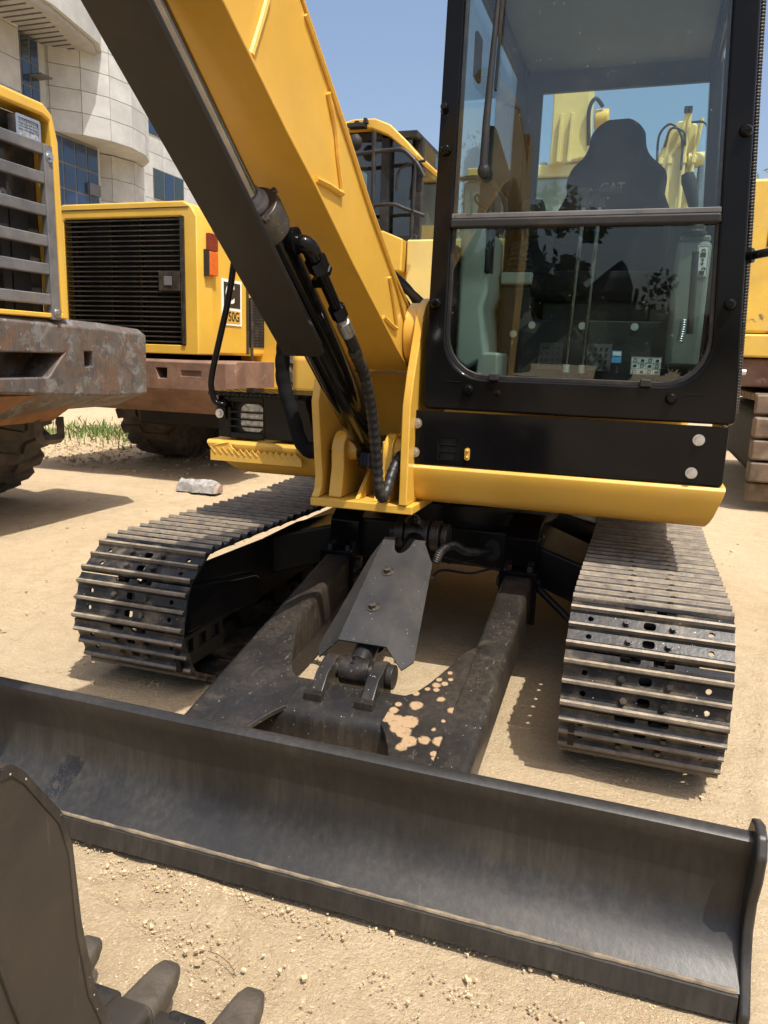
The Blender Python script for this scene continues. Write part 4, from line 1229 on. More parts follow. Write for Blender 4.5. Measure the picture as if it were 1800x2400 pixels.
for i in range(5): b.box(.7215 + i * .0258, .7222 + i * .0258, -.3630, -.3622, 1.174, 1.234)
for j in range(4): b.box(.7215, .8247, -.3630, -.3622, 1.1735 + j * .0203, 1.1741 + j * .0203)
obj('label_symbols', b, 'print', wl)
# left console, boot, joystick, monitor
b = MB(); b.prism([(.075, 1.695), (.165, 1.69), (.186, 1.66), (.192, 1.46), (.172, 1.40), (.200, 1.215), (.12, 1.165), (.075, 1.20)], 'y', -.48, -.18); lc = obj('left_console', b, 'grey_plastic', cab, bevel=.02, seg=3)
b = MB(); b.box(.172, .192, -.486, -.40, 1.52, 1.685); obj('console_trim', b, 'dark_plastic', lc, bevel=.008)
b = MB(); b.box(.16, .245, -.48, -.22, 1.12, 1.235); obj('console_foot', b, 'grey_plastic', lc, bevel=.012)
b = MB(); b.box(.195, .325, -.28, .10, 1.50, 1.548); jb = obj('joystick_box', b, 'grey_plastic', cab, bevel=.012)
b = MB(); b.box(.20, .33, -.27, .10, 1.10, 1.50); obj('box_lower', b, 'dark_plastic', jb, bevel=.02)
b = MB(); zz = 1.545; pts, rr = [], []
for i in range(13): pts.append((.258, -.2, zz + i * .0105)); rr.append((.062 - i * .0024) * (1 if i % 2 else .86))
b.tube(pts, rr, 16); obj('joystick_boot', b, 'rubber', jb)
b = MB(); b.cyl((.262, -.2, 1.66), (.272, -.21, 1.76), .010, n=10); b.ball((.277, -.212, 1.787), .032, (.85, .85, 1.25)); obj('joystick', b, 'dark_plastic', jb)
b = MB(); b.prism([(.225, 1.70), (.325, 1.70), (.335, 1.80), (.32, 1.845), (.245, 1.85)], 'y', -.12, -.10); obj('monitor_back', b, 'dark_plastic', jb, bevel=.01)
b = MB(); b.prism([(.135, 2.055), (.165, 2.05), (.24, 1.86), (.225, 1.80), (.15, 1.85)], 'y', -.40, -.36); mo = obj('monitor', b, 'dark_plastic', cab, bevel=.008)
b = MB(); b.box(.14, .16, -.39, -.37, 1.65, 1.9); obj('monitor_stalk', b, 'dark_plastic', mo)
b = MB(); b.tube([(.095 + .135 * math.cos(R(a)), -.42, 1.735 + .135 * math.sin(R(a))) for a in range(-30, 131, 10)], .009, 8); obj('curved_tube', b, 'dark_plastic', cab)  # plain dark tube bent to an arc, in front of the monitor
b = MB(); b.tube(smooth([(.12, -.45, 1.70), (.135, -.45, 1.76), (.128, -.45, 1.80), (.115, -.45, 1.79), (.135, -.45, 1.765), (.165, -.45, 1.75), (.168, -.45, 1.69)], 5), .0045, 6); obj('wire_loop', b, 'dark_plastic', cab)
b = MB(); b.box(.085, .10, -.46, -.38, 2.20, 2.35); obj('cab_mirror', b, 'dark_plastic', cab, bevel=.006)
b = MB(); b.prism([(.075, 1.66), (.14, 1.66), (.14, 1.98), (.115, 2.03), (.075, 2.04)], 'y', -.20, -.05); obj('side_cover', b, 'dark_plastic', cab, bevel=.01)
# right console, lock label, joystick
b = MB(); b.box(.835, .955, -.35, .10, 1.20, 1.645); rc = obj('right_console', b, 'console_grey', cab, bevel=.02, seg=3)
b = MB(); b.box(.845, .95, -.32, .06, 1.645, 1.668); obj('console_rim', b, 'console_grey', rc, bevel=.008)
b = MB(); b.box(.908, .948, -.3535, -.3505, 1.520, 1.628); ll = obj('lock_label', b, 'white', rc)
b = MB()
for z, op in ((1.600, 0), (1.538, 1)):
    b.box(.919, .937, -.3548, -.3536, z - .012, z + .003)
    b.tube([(.928 + (.006 if op else 0) + .006 * math.cos(R(a)), -.3545, z + .006 + .009 * math.sin(R(a))) for a in range(0, 181, 30)], .0018, 6)
b.prism([(.928, 1.585), (.934, 1.577), (.9295, 1.577), (.9295, 1.567), (.934, 1.567), (.928, 1.559), (.922, 1.567), (.9265, 1.567), (.9265, 1.577), (.922, 1.577)], 'y', -.3548, -.3536)
b.ring(rrect(.910, .946, 1.522, 1.626, .002, 2), rrect(.9115, .9445, 1.5235, 1.6245, .002, 2), 'y', -.3545, -.3536)
obj('lock_symbols', b, 'print', ll)
b = MB(); b.cyl((.892, -.34, 1.655), (.872, -.35, 1.79), .012, n=10); b.tube([(.880, -.345, 1.755), (.868, -.35, 1.80), (.853, -.352, 1.845), (.847, -.352, 1.868), (.846, -.352, 1.872)], [.016, .021, .025, .020, .006], 14); obj('joystick', b, 'dark_plastic', rc)
b = MB(); pts, rr = [], []
for i in range(9): pts.append((.893, -.335, 1.665 + i * .009)); rr.append((.045 - i * .003) * (1 if i % 2 else .85))
b.tube(pts, rr, 14); obj('joystick_boot', b, 'rubber', rc)
b = MB(); b.cyl((.90, -.40, 1.60), (.91, -.40, 1.32), .012, n=10); obj('lock_lever', b, 'dark_plastic', rc)
hose('gas_spring', [(.885, -.42, 1.37), (.884, -.42, 1.33), (.880, -.42, 1.29)], .012, 'steel', cab, .008, .35, 10)

# ------------------------------------------------------------------ machines parked behind
def cutout(name, mb, cut, m, parent, bevel=0, sharp=32):
    """mesh with pockets cut into it"""
    o = obj('tmp', mb, m, None); c = obj('cut', cut, m, None)
    md = o.modifiers.new('b', 'BOOLEAN'); md.object = c; md.operation = 'DIFFERENCE'; md.solver = 'EXACT'
    me = bpy.data.meshes.new_from_object(o.evaluated_get(bpy.context.evaluated_depsgraph_get()))
    me.transform(Matrix.Translation(-_org(parent)))
    bpy.data.objects.remove(o); bpy.data.objects.remove(c)
    me.polygons.foreach_set('use_smooth', [True] * len(me.polygons)); me.set_sharp_from_angle(angle=R(sharp))
    me.name = name
    return link(name, me, parent, bevel)

def tyre(parent, c, r, w, axis='x', lugs=24):
    """big earthmover tyre with chunky lugs; the axle runs along the axis"""
    b = MB(); c = Vector(c)
    e = Vector((1, 0, 0)) if axis == 'x' else Vector((0, 1, 0))
    k = r
    b.tube([c + e * x for x in (-w / 2, -w * .48, -w * .36, -w * .15, w * .15, w * .36, w * .48, w / 2)], [k * .62, k * .84, k * .94, k * .965, k * .965, k * .94, k * .84, k * .62], 48)
    t = obj('tyre', b, 'tyre', parent, sharp=45)
    b = MB()
    for i in range(lugs):
        for s in (-1, 1):
            a = 2 * math.pi * (i + (.5 if s > 0 else 0)) / lugs
            rot = Matrix.Rotation(a, 4, 'X' if axis == 'x' else 'Y')
            mt = Matrix.Translation(c) @ rot
            if axis == 'x':
                q = [(s * w * .02, -.06, k * .95), (s * w * .48, -.11, k * .80), (s * w * .50, .01, k * .80), (s * w * .02, .04, k * .95)]
                q2 = [(s * w * .02, -.05, k * 1.0), (s * w * .44, -.10, k * .965), (s * w * .46, .0, k * .965), (s * w * .02, .03, k * 1.0)]
            else:
                q = [(-.06, s * w * .02, k * .95), (-.11, s * w * .48, k * .80), (.01, s * w * .50, k * .80), (.04, s * w * .02, k * .95)]
                q2 = [(-.05, s * w * .02, k * 1.0), (-.10, s * w * .44, k * .965), (.0, s * w * .46, k * .965), (.03, s * w * .02, k * 1.0)]
            b.add([mt @ Vector(p) for p in q] + [mt @ Vector(p) for p in q2], [(3, 2, 1, 0), (4, 5, 6, 7), (0, 1, 5, 4), (1, 2, 6, 5), (2, 3, 7, 6), (3, 0, 4, 7)])
    tag(obj('tyre_lugs', b, 'tyre', t), kind='stuff')
    b = MB(); b.tube([c - e * w * .3, c - e * w * .28, c + e * w * .28, c + e * w * .3], [k * .3, k * .60, k * .60, k * .3], 28); obj('wheel_rim', b, 'yellow_old', t)
    return t

# ---- wheel loader at the left edge, seen from behind
L1 = thing('wheel_loader', 'yellow wheel loader with grey barred grille and chipped rusty counterweight, at the left edge', 'wheel loader', (-4.2, -.1, 0))
sec = [(-2.705, .93), (-2.70, 1.34), (-2.76, 1.385), (-3.5, 1.385), (-3.5, .70), (-3.05, .70)]
b = MB(); LL = []
for y, k, dz in ((-1.70, 1, -.06), (-1.62, 0, -.04), (-.6, 0, 0), (.1, 0, 0), (1.0, 0, -.02), (1.44, 0, -.045), (1.515, 1, -.055)):
    LL.append([((x - .07 if k and x > -2.9 else x), y, z + (dz if z > 1 else 0) - (.05 * (y > .9) if .8 < z < 1 else 0) + (.07 * (y > .9) if z < .8 else 0)) for x, z in sec])
b.loft(LL)
c = MB(); c.prism([(-1.0, 1.16), (.60, 1.16), (.46, 1.012), (-.86, 1.012)], 'x', -2.95, -2.6); c.box(-2.95, -2.6, .785, .865, 1.075, 1.175)
cw = cutout('counterweight', b, c, 'rusty', L1)
bv = cw.modifiers.new('bevel', 'BEVEL'); bv.width = .022; bv.segments = 3; bv.limit_method = 'ANGLE'; bv.angle_limit = R(40)
b = MB(); b.prism([(-3.48, .698), (-3.05, .698), (-2.72, .905), (-2.74, .915), (-3.06, .72), (-3.48, .72)], 'y', -1.6, .85)
obj('counterweight_base', b, 'rust_under', L1)
b = MB(); b.ring([(-.86, 1.37), (.655, 1.37), (.640, 2.40), (.60, 2.545), (.53, 2.590), (-.74, 2.60), (-.84, 2.5)], [(-.80, 1.40), (.600, 1.40), (.585, 2.40), (.575, 2.50), (.52, 2.520), (-.72, 2.52), (-.78, 2.46)], 'x', -2.85, -2.70)
hood = obj('hood_frame', b, 'yellow_old', L1, bevel=.02, seg=3)
b = MB(); b.box(-5.6, -2.86, -.80, .60, 1.37, 2.53); obj('hood', b, 'yellow_old', L1, bevel=.05)
b = MB(); b.box(-2.855, -2.845, -.79, .60, 1.38, 2.52); rd = obj('radiator', b, 'radiator', L1)
for i in range(28):
    b = MB(); y = -.35 + i * .02
    b.box(-2.84, -2.835, y, y + .008, 1.42, 2.15)
    if i == 0: fin0 = obj('radiator_fin', b, 'radiator', rd)
    else: copy(fin0, rd, loc=(0, i * .02, 0))
b = MB(); b.box(-2.83, -2.79, .24, .31, 1.40, 2.30); b.box(-2.83, -2.80, .33, .47, 1.40, 2.0); obj('radiator_bracket', b, 'dark_interior', rd, bevel=.01)
for z in (1.48, 1.66, 2.05): bolt(rd, (-2.79, .275, z), (1, 0, 0), 'steel_grey', .016, .012)
gg = obj('guard_frame', MB().box(-2.735, -2.69, .505, .575, 1.36, 2.365), 'steel_grey', L1, bevel=.006)
for z in (2.337, 2.173, 1.992, 1.818, 1.656, 1.479):
    b = MB(); b.box(-2.73, -2.695, -.72, .506, z - .033, z + .033); obj('guard_bar', b, 'steel_grey', gg, bevel=.008)
for z in (1.405, 2.30): bolt(gg, (-2.69, .545, z), (1, 0, 0), 'steel', .018, .014)
b = MB(); b.prism(rrect(.325, .50, 2.352, 2.475, .012, 3), 'x', -2.76, -2.715); hl = obj('headlight', b, 'lens', L1, bevel=.006)
b = MB(); b.ring(rrect(.318, .507, 2.345, 2.482, .014, 3), rrect(.335, .490, 2.362, 2.465, .01, 3), 'x', -2.765, -2.708); obj('headlight_rim', b, 'steel', hl)
b = MB()
for i in range(9): b.box(-2.7145, -2.712, .338 + i * .0175, .3405 + i * .0175, 2.405, 2.462)
for i in range(4): b.box(-2.7145, -2.712, .336, .489, 2.408 + i * .016, 2.4105 + i * .016)
obj('headlight_ribs', b, 'steel', hl)
b = MB(); b.tube(smooth([(-3.05, .92, .72), (-3.05, .92, .60), (-3.05, .90, .575), (-3.05, .78, .575), (-3.05, .72, .60), (-3.05, .70, .72)], 4), .035, 4); obj('tow_step', b, 'tyre', L1)
tyre(L1, (-4.22, 1.10, .70), .71, .62, 'y'); tyre(L1, (-4.22, -1.30, .70), .71, .62, 'y')
b = MB(); b.box(-4.5, -3.9, -1.0, .8, .45, .85); b.box(-9, -3.4, -.5, .4, .75, 1.4); obj('rear_axle', b, 'dark_interior', L1, bevel=.05)
b = MB(); b.box(-7.4, -5.7, -.8, .6, 1.4, 3.2); obj('loader_cab', b, 'dark_plastic', L1, bevel=.06)

# ---- second loader, rear grille and lettered side panel
L2 = thing('wheel_loader', 'yellow wheel loader with wide black slatted grille and brown counterweight, behind the left track', 'wheel loader', (-3.65, 4.0, 0))
b = MB(); LL = []
for x, k in ((-4.95, 1), (-4.87, 0), (-2.62, 0), (-2.545, 1)):
    LL.append([(x, y + (.05 if k and y < 2.5 else 0), z) for y, z in ((2.43, .86), (2.42, 1.10), (2.45, 1.118), (3.2, 1.118), (3.2, .64), (2.70, .64))])
b.loft(LL)
c = MB(); c.prism([(-3.32, 1.045), (-3.20, 1.045), (-3.205, .955), (-3.29, .955)], 'y', 2.3, 2.6); c.box(-3.06, -2.86, 2.3, 2.44, .978, 1.03)
cw2 = cutout('counterweight', b, c, 'rust_brown', L2)
bv = cw2.modifiers.new('bevel', 'BEVEL'); bv.width = .015; bv.segments = 2; bv.limit_method = 'ANGLE'; bv.angle_limit = R(40)
b = MB(); b.prism([(2.445, .85), (2.72, .635), (3.2, .635), (3.2, .645), (2.725, .648), (2.46, .857)], 'x', -4.8, -2.68); obj('counterweight_base', b, 'rust_under', L2)
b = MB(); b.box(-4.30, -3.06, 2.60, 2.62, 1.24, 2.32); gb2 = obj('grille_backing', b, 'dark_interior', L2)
b = MB()
b.ring([(-4.44, 1.165), (-2.925, 1.165), (-2.925, 2.31), (-2.98, 2.40), (-3.06, 2.44), (-4.30, 2.44), (-4.40, 2.40), (-4.44, 2.3)], [(-4.30, 1.245), (-3.06, 1.245), (-3.06, 2.25), (-3.06, 2.29), (-3.08, 2.31), (-4.28, 2.31), (-4.30, 2.29), (-4.30, 2.25)], 'y', 2.50, 2.75)
hd = obj('hood', b, 'yellow_old', L2, bevel=.03, seg=3)
b = MB(); b.box(-4.43, -2.932, 2.72, 4.5, 1.165, 2.36); obj('hood_side', b, 'yellow_old', hd, bevel=.03)
b = MB(); b.box(-4.32, -3.0, 2.493, 2.52, 2.385, 2.3905); obj('hood_seam', b, 'dark_interior', hd)
sl = None
for i in range(25):
    z = 1.27 + i * .0425
    if sl is None:
        b = MB(); b.box(-4.295, -3.075, 2.500, 2.545, z - .006, z + .006); sl = obj('grille_slat', b, 'black_dusty', L2, bevel=.003)
    else: copy(sl, L2, loc=(0, 0, i * .0425))
for x in (-4.20, -3.84, -3.53, -3.13):
    b = MB(); b.box(x - .012, x + .012, 2.55, 2.575, 1.25, 2.31); obj('grille_post', b, 'black_dusty', L2)
b = MB(); b.box(-3.085, -3.045, 2.485, 2.53, 1.25, 2.315); obj('grille_edge', b, 'black_dusty', L2, bevel=.004)
b = MB(); b.box(-3.30, -3.09, 2.478, 2.50, 1.70, 1.86); lt = obj('grille_latch', b, 'black_dusty', L2, bevel=.004)
b = MB(); b.box(-3.245, -3.165, 2.470, 2.479, 1.745, 1.82); obj('latch_paddle', b, 'steel_grey', lt, bevel=.006)
b = MB(); b.box(-2.925, -2.885, 2.64, 2.78, 1.85, 2.05); tlm = obj('tail_lamp', b, 'amber', L2, bevel=.006)
b = MB(); b.box(-2.925, -2.89, 2.60, 2.637, 1.84, 2.06); obj('lamp_holder', b, 'dark_plastic', tlm)
b = MB(); b.box(-2.925, -2.885, 2.64, 2.78, 2.055, 2.20); obj('brake_lens', b, 'red_lens', tlm, bevel=.006)
b = MB(); b.box(-2.932, -2.924, 2.90, 3.26, 1.44, 1.85); sg = obj('model_plate', b, 'white', L2)
b = MB(); b.box(-2.9242, -2.922, 2.93, 3.23, 1.60, 1.825); obj('logo_square', b, 'print', sg)
b = MB(); b.box(-2.9242, -2.922, 2.93, 3.23, 1.46, 1.575); obj('number_band', b, 'yellow', sg)
text('plate_lettering', '950G', .12, (-2.9215, 3.08, 1.517), (R(90), 0, R(90)), 'print', sg, .0006)
text('logo_letter', 'C', .24, (-2.9215, 3.04, 1.715), (R(90), 0, R(90)), 'white', sg, .0006)
b = MB(); b.box(-2.933, -2.925, 3.38, 3.80, 1.25, 1.72); vt = obj('side_vent', b, 'dark_interior', L2)
b = MB()
for i in range(14): b.box(-2.926, -2.921, 3.40 + i * .028, 3.404 + i * .028, 1.26, 1.71)
for i in range(16): b.box(-2.926, -2.9205, 3.39, 3.79, 1.27 + i * .028, 1.274 + i * .028)
obj('vent_mesh', b, 'radiator', vt)
b = MB(); b.box(-2.95, -2.915, 3.36, 3.385, 1.18, 1.80); b.tube([(-2.91, 3.42, 1.70), (-2.90, 3.42, 1.1), (-2.91, 3.42, .98)], .016, 8); obj('side_rod', b, 'black_dusty', L2)
b = MB(); b.box(-3.3, -2.80, 3.22, 3.72, .66, 1.09); lp = obj('battery_box', b, 'yellow_old', L2, bevel=.012)
b = MB(); b.box(-2.798, -2.79, 3.32, 3.62, .88, 1.03); obj('step_hole', b, 'dark_interior', lp)
b = MB(); b.prism([(3.72, .75), (3.72, 1.9), (4.4, 2.1), (6.6, 2.1), (6.6, .9)], 'x', -3.2, -2.75); fd = obj('rear_fender', b, 'yellow_old', L2, bevel=.02)
b = MB(); b.box(-2.78, -2.745, 4.30, 4.60, 1.55, 1.62); b.prism(rrect(4.55, 4.78, 1.58, 1.72, .05, 3), 'x', -2.752, -2.742); obj('fender_catch', b, 'yellow_old', fd, bevel=.008)
for i, y in enumerate((3.80, 4.02, 4.6)):
    b = MB(); b.tube([(-2.62, y, 1.0), (-2.62, y + .04, 2.0)], .017, 8); obj('ladder_rail', b, 'yellow_old', L2)
tyre(L2, (-4.28, 4.15, .74), .75, .62, 'x'); tyre(L2, (-2.95, 4.55, .74), .75, .60, 'x')
b = MB(); b.box(-4.1, -3.1, 3.2, 4.3, .45, 1.0); b.box(-4.2, -3.1, 4.3, 7.5, .7, 1.3); obj('rear_axle', b, 'dark_interior', L2, bevel=.04)

# ---- third machine: yellow cab with railing
L3 = thing('wheel_loader', 'pale yellow machine with dark glazed cab, railings and rounded yellow roof, behind the boom', 'loader', (-2.0, 5.0, 0))
b = MB(); b.box(-2.7, -1.62, 4.42, 7.5, .95, 2.36); bd = obj('body', b, 'yellow_old', L3, bevel=.03)
b = MB(); b.prism([(-2.2, 2.08), (-1.655, 2.05), (-1.645, 2.36), (-1.86, 2.445), (-2.2, 2.45)], 'y', 4.22, 4.42); obj('hood_front', b, 'yellow_old', L3, bevel=.015)
b = MB(); b.box(-1.64, -.55, 4.34, 6.5, .95, 2.372); obj('side_body', b, 'yellow_pale', L3, bevel=.02)
b = MB(); b.prism([(-2.6, 3.47), (-2.24, 3.54), (-2.02, 3.535), (-1.86, 3.47), (-1.68, 3.31), (-1.55, 3.17), (-1.57, 3.13), (-1.72, 3.25), (-1.88, 3.37), (-2.05, 3.44), (-2.6, 3.44)], 'y', 4.35, 6.0); rf = obj('cab_roof', b, 'yellow_old', L3, bevel=.015)
b = MB(); b.box(-2.28, -2.10, 4.25, 4.36, 3.44, 3.475); b.prism([(-2.22, 3.475), (-2.20, 3.50), (-2.17, 3.50), (-2.15, 3.475)], 'y', 4.27, 4.33); b.prism([(-2.12, 3.475), (-2.11, 3.52), (-2.085, 3.52), (-2.075, 3.475)], 'y', 4.27, 4.33); obj('roof_bracket', b, 'dark_interior', rf)
b = MB(); b.ball((-2.20, 4.28, 3.30), .075, (1, .7, 1.1)); obj('roof_lamp', b, 'dark_interior', rf)
b = MB()
for x, y in ((-1.93, 4.48), (-1.62, 4.62), (-1.55, 5.9), (-2.65, 4.48)): b.box(x - .045, x + .045, y - .04, y + .04, 2.36, 3.40)
b.box(-2.65, -1.58, 4.46, 4.54, 2.36, 2.44); b.box(-2.65, -1.58, 5.86, 5.94, 2.36, 3.40)
b.box(-2.65, -1.60, 4.44, 5.9, 3.36, 3.43)
obj('cab_posts', b, 'dark_plastic', L3, bevel=.01)
b = MB(); b.box(-2.60, -1.66, 4.49, 4.495, 2.44, 3.36); obj('cab_pane', b, 'glass_smoke', L3)
b = MB(); b.box(-1.585, -1.58, 4.66, 5.86, 2.40, 3.36); obj('cab_pane', b, 'glass_smoke', L3)
b = MB(); b.box(-2.3, -1.9, 5.0, 5.3, 2.36, 3.0); obj('cab_seat', b, 'fabric', L3, bevel=.06)
b = MB(); b.tube(smooth([(-2.4, 4.2, 3.165), (-2.15, 4.2, 3.17), (-1.78, 4.2, 3.19), (-1.66, 4.2, 3.18), (-1.56, 4.2, 3.10), (-1.50, 4.2, 3.03), (-1.44, 4.2, 2.93)], 5), .021, 10); rl = obj('railing', b, 'dark_plastic', L3)
b = MB(); b.tube(smooth([(-2.4, 4.2, 2.67), (-1.98, 4.2, 2.68), (-1.75, 4.2, 2.685), (-1.62, 4.2, 2.64), (-1.42, 4.2, 2.57)], 5), .019, 10); obj('lower_rail', b, 'dark_plastic', rl)
b = MB(); b.tube([(-1.53, 4.2, 3.09), (-1.55, 4.2, 2.36)], .019, 10); obj('rail_post', b, 'dark_plastic', rl)
b = MB(); b.tube([(-1.97, 4.2, 3.37), (-1.96, 4.2, 2.45)], .024, 10); obj('rail_post', b, 'dark_plastic', rl)
b = MB(); b.tube(smooth([(-1.74, 4.25, 2.83), (-1.72, 4.25, 3.0), (-1.62, 4.25, 3.06), (-1.45, 4.25, 3.09)], 5), .014, 8); mr = obj('mirror_arm', b, 'dark_plastic', L3)
b = MB(); b.box(-1.57, -1.47, 4.22, 4.26, 2.80, 2.96); obj('mirror', b, 'dark_plastic', mr, bevel=.01)

# ---- yellow excavator at the right edge
E1 = thing('excavator', 'scratched yellow excavator with rusty brown track, at the right edge beside the cab', 'excavator', (2.8, 4.8, 0))
b = MB(); b.box(1.42, 4.4, 3.95, 7.0, 1.50, 2.75); obj('body', b, 'yellow_rust', E1, bevel=.03)
b = MB(); b.box(1.40, 4.4, 3.93, 6.9, 1.30, 1.495); obj('lower_body', b, 'yellow_rust', E1, bevel=.02)
b = MB(); b.box(1.45, 4.3, 4.0, 6.5, 1.05, 1.29); obj('swing_frame', b, 'rust_brown', E1, bevel=.02)
b = MB(); b.cyl((1.35, 3.92, 1.17), (1.60, 3.92, 1.17), .03, n=12); obj('drain_pipe', b, 'steel', E1)
text('body_lettering', 'D', .22, (1.71, 3.946, 2.28), (R(90), 0, 0), 'print', E1, .001)
b = MB(); b.box(1.78, 2.34, 3.95, 7.4, .18, .85); tr = obj('track', b, 'dark_interior', E1, bevel=.15)
for i in range(5):
    b = MB(); z = .06 + i * .19
    b.box(1.70, 2.42, 3.80 - (.05 if 0 < i < 4 else -.06), 3.93, z, z + .17); obj('shoe', b, 'track_brown', tr, bevel=.02)
for i in range(12):
    b = MB(); y = 4.0 + i * .24
    b.box(1.70, 2.42, y, y + .21, .93, 1.0); obj('shoe', b, 'track_brown', tr, bevel=.015)
b = MB(); b.box(2.0, 3.5, 4.4, 6.6, .35, 1.05); obj('undercarriage', b, 'rust_brown', E1, bevel=.05)

# ---- two excavators whose booms show through the cab windows
E2 = thing('excavator', 'tan excavator boom standing on a yellow-topped grey body, seen through the cab rear window', 'excavator', (-.6, 8.6, 0))
b = MB(); b.box(-1.9, .6, 7.75, 10, 1.0, 3.66); obj('body', b, 'grey_hood', E2, bevel=.05)
b = MB(); b.box(-1.85, .1, 7.7, 9.5, 3.66, 3.82); tpl = obj('top_cover', b, 'yellow_pale', E2, bevel=.03)
for x in (-.80, -.45): b = MB(); b.cyl((x, 7.8, 3.81), (x, 7.8, 3.86), .05, n=8); obj('cover_bolt', b, 'yellow_pale', tpl)
b = MB(); b.prism([(-.70, 3.78), (-.22, 3.86), (-.24, 4.6), (-.24, 5.4), (-.72, 5.4), (-.70, 4.4)], 'y', 7.6, 8.3); bm_ = obj('boom', b, 'yellow_pale', E2, bevel=.02)
for x in (-.58, -.44):
    b = MB(); b.prism([(x - .03, 3.80), (x + .02, 3.80), (x + .035, 4.40), (x - .015, 4.40)], 'y', 7.54, 7.61); obj('boom_rib', b, 'yellow_pale', bm_, bevel=.01)
b = MB(); b.cyl((-.16, 7.7, 4.33), (.02, 7.7, 4.33), .13, n=20); obj('boom_pin', b, 'yellow_old', bm_, bevel=.02)
hose('boom_hose', [(-.2, 7.6, 4.0), (-.23, 7.55, 4.4), (-.16, 7.55, 4.55), (-.06, 7.6, 4.46)], .025, 'rubber', bm_)
b = MB(); b.box(-1.2, -.3, 7.60, 7.76, 2.70, 3.05); obj('body_label', b, 'yellow_pale', E2)
E3 = thing('excavator', 'pale yellow excavator boom carrying four hydraulic pipes and black hoses, seen through the cab window', 'excavator', (1.2, 9.0, 0))
b = MB(); b.box(.2, 3.2, 8.6, 11, 1.0, 3.45); obj('body', b, 'grey_hood', E3, bevel=.05)
b = MB(); b.prism([(.74, 3.2), (1.14, 3.2), (1.14, 4.40), (1.02, 4.46), (.88, 4.46), (.72, 4.20)], 'y', 8.4, 9.0); b3 = obj('boom', b, 'yellow_pale', E3, bevel=.03)
for x0, x1, zt in ((.70, .80, 4.37), (.82, 1.0, 4.55), (1.0, 1.02, 4.55), (1.12, 1.18, 4.45)):
    b = MB(); b.tube([(x0, 8.33, 3.0), (x0, 8.33, 4.0), ((x0 + x1) / 2, 8.33, 4.15), (x1, 8.33, zt)], .028, 10); pp = obj('hydraulic_pipe', b, 'yellow_pale', b3)
    b = MB(); b.cyl((x0, 8.33, 3.9), (x0, 8.33, 3.98), .045, n=10); obj('pipe_clamp', b, 'yellow_pale', pp)
for pts in ([(.66, 8.3, 3.9), (.66, 8.25, 4.25), (.80, 8.25, 4.38), (.95, 8.25, 4.20), (.98, 8.25, 3.8)], [(1.05, 8.28, 4.4), (1.24, 8.25, 4.35), (1.30, 8.25, 4.0)], [(.74, 8.28, 4.1), (.80, 8.25, 4.32), (.96, 8.25, 4.28), (1.0, 8.25, 4.1)]): hose('boom_hose', pts, .016, 'rubber', b3)
for x in (.97, 1.02): b = MB(); b.cyl((x, 8.3, 4.52), (x, 8.3, 4.60), .028, n=10); obj('pipe_cap', b, 'dark_plastic', b3)
b = MB(); b.cyl((1.05, 8.4, 3.95), (1.36, 8.4, 3.95), .10, n=16); obj('cylinder_boss', b, 'yellow_pale', E3, bevel=.02)
b = MB(); b.cyl((1.25, 8.4, 3.1), (1.25, 8.4, 3.90), .06, n=16); obj('piston_rod', b, 'chrome', E3)
b = MB(); b.box(.90, 1.20, 8.5, 8.62, 2.75, 3.2); obj('body_label', b, 'yellow_pale', E3)

# ---- orange machine over the second loader's hood
OR = thing('crane', 'orange-red machine boom with hoses, just above the grille hood of the slatted loader', 'crane', (-4.6, 6.0, 0))
b = MB(); b.prism([(-5.2, 2.70), (-3.2, 2.78), (-3.0, 2.98), (-3.4, 2.98), (-5.2, 2.78)], 'y', 5.9, 6.3); ob = obj('boom', b, 'orange', OR, bevel=.02)
b = MB(); b.box(-6.2, -3.6, 6.3, 8.5, .4, 2.45); obj('body', b, 'orange', OR, bevel=.08)
hose('boom_hose', [(-6.0, 5.85, 2.55), (-5.4, 5.85, 2.82), (-4.9, 5.85, 2.86), (-4.6, 5.85, 2.80)], .03, 'rubber', ob)
hose('boom_pipe', [(-4.9, 5.85, 2.90), (-4.6, 5.85, 2.86), (-4.2, 5.85, 2.90), (-3.3, 5.85, 3.02)], .022, 'orange', ob)

# ------------------------------------------------------------------ building
B = thing('building', 'grey concrete-clad building with curved bays and blue windows, at the upper left', 'building', (-15, 15, 0))
b = MB(); b.box(-20, -14.9, 6, 40, 0, 12.5); core = obj('wall', b, 'concrete', B)
pan = {}
def panel(parent, c, w, h, ang, t=.06):
    """one cladding slab; its face looks along ang (0 = +X)"""
    k = (round(w, 3), round(h, 3))
    if k not in pan:
        m = MB(); m.box(-t, 0, -w / 2 + .007, w / 2 - .007, -h / 2 + .007, h / 2 - .007)
        pan[k] = m.mesh('cladding_panel', [M['concrete']], sharp=0)
    o = link('cladding_panel', pan[k], parent, loc=Vector(c) - _org(parent))
    o.rotation_euler = (0, 0, ang)
    return o
def bay(cx, cy, r, a0, a1, z0, z1, na, nz):
    b = MB(); pts = [(cx + (r - .07) * math.cos(R(a0 + (a1 - a0) * i / 24)), cy + (r - .07) * math.sin(R(a0 + (a1 - a0) * i / 24))) for i in range(25)]
    b.prism(pts + [(cx - 2.5, cy + r * .7), (cx - 2.5, cy - r * .7)], 'z', z0, z1)
    core = obj('bay', b, 'concrete', B)
    w = 2 * r * math.sin(R((a1 - a0) / na / 2)); h = (z1 - z0) / nz
    for i in range(na):
        a = R(a0 + (a1 - a0) * (i + .5) / na)
        rr = r * math.cos(R((a1 - a0) / na / 2))
        for j in range(nz): panel(core, (cx + rr * math.cos(a), cy + rr * math.sin(a), z0 + h * (j + .5)), w, h, a)
bay(-15.6, 15.75, 2.35, -75, 75, 6.62, 10.9, 8, 8)
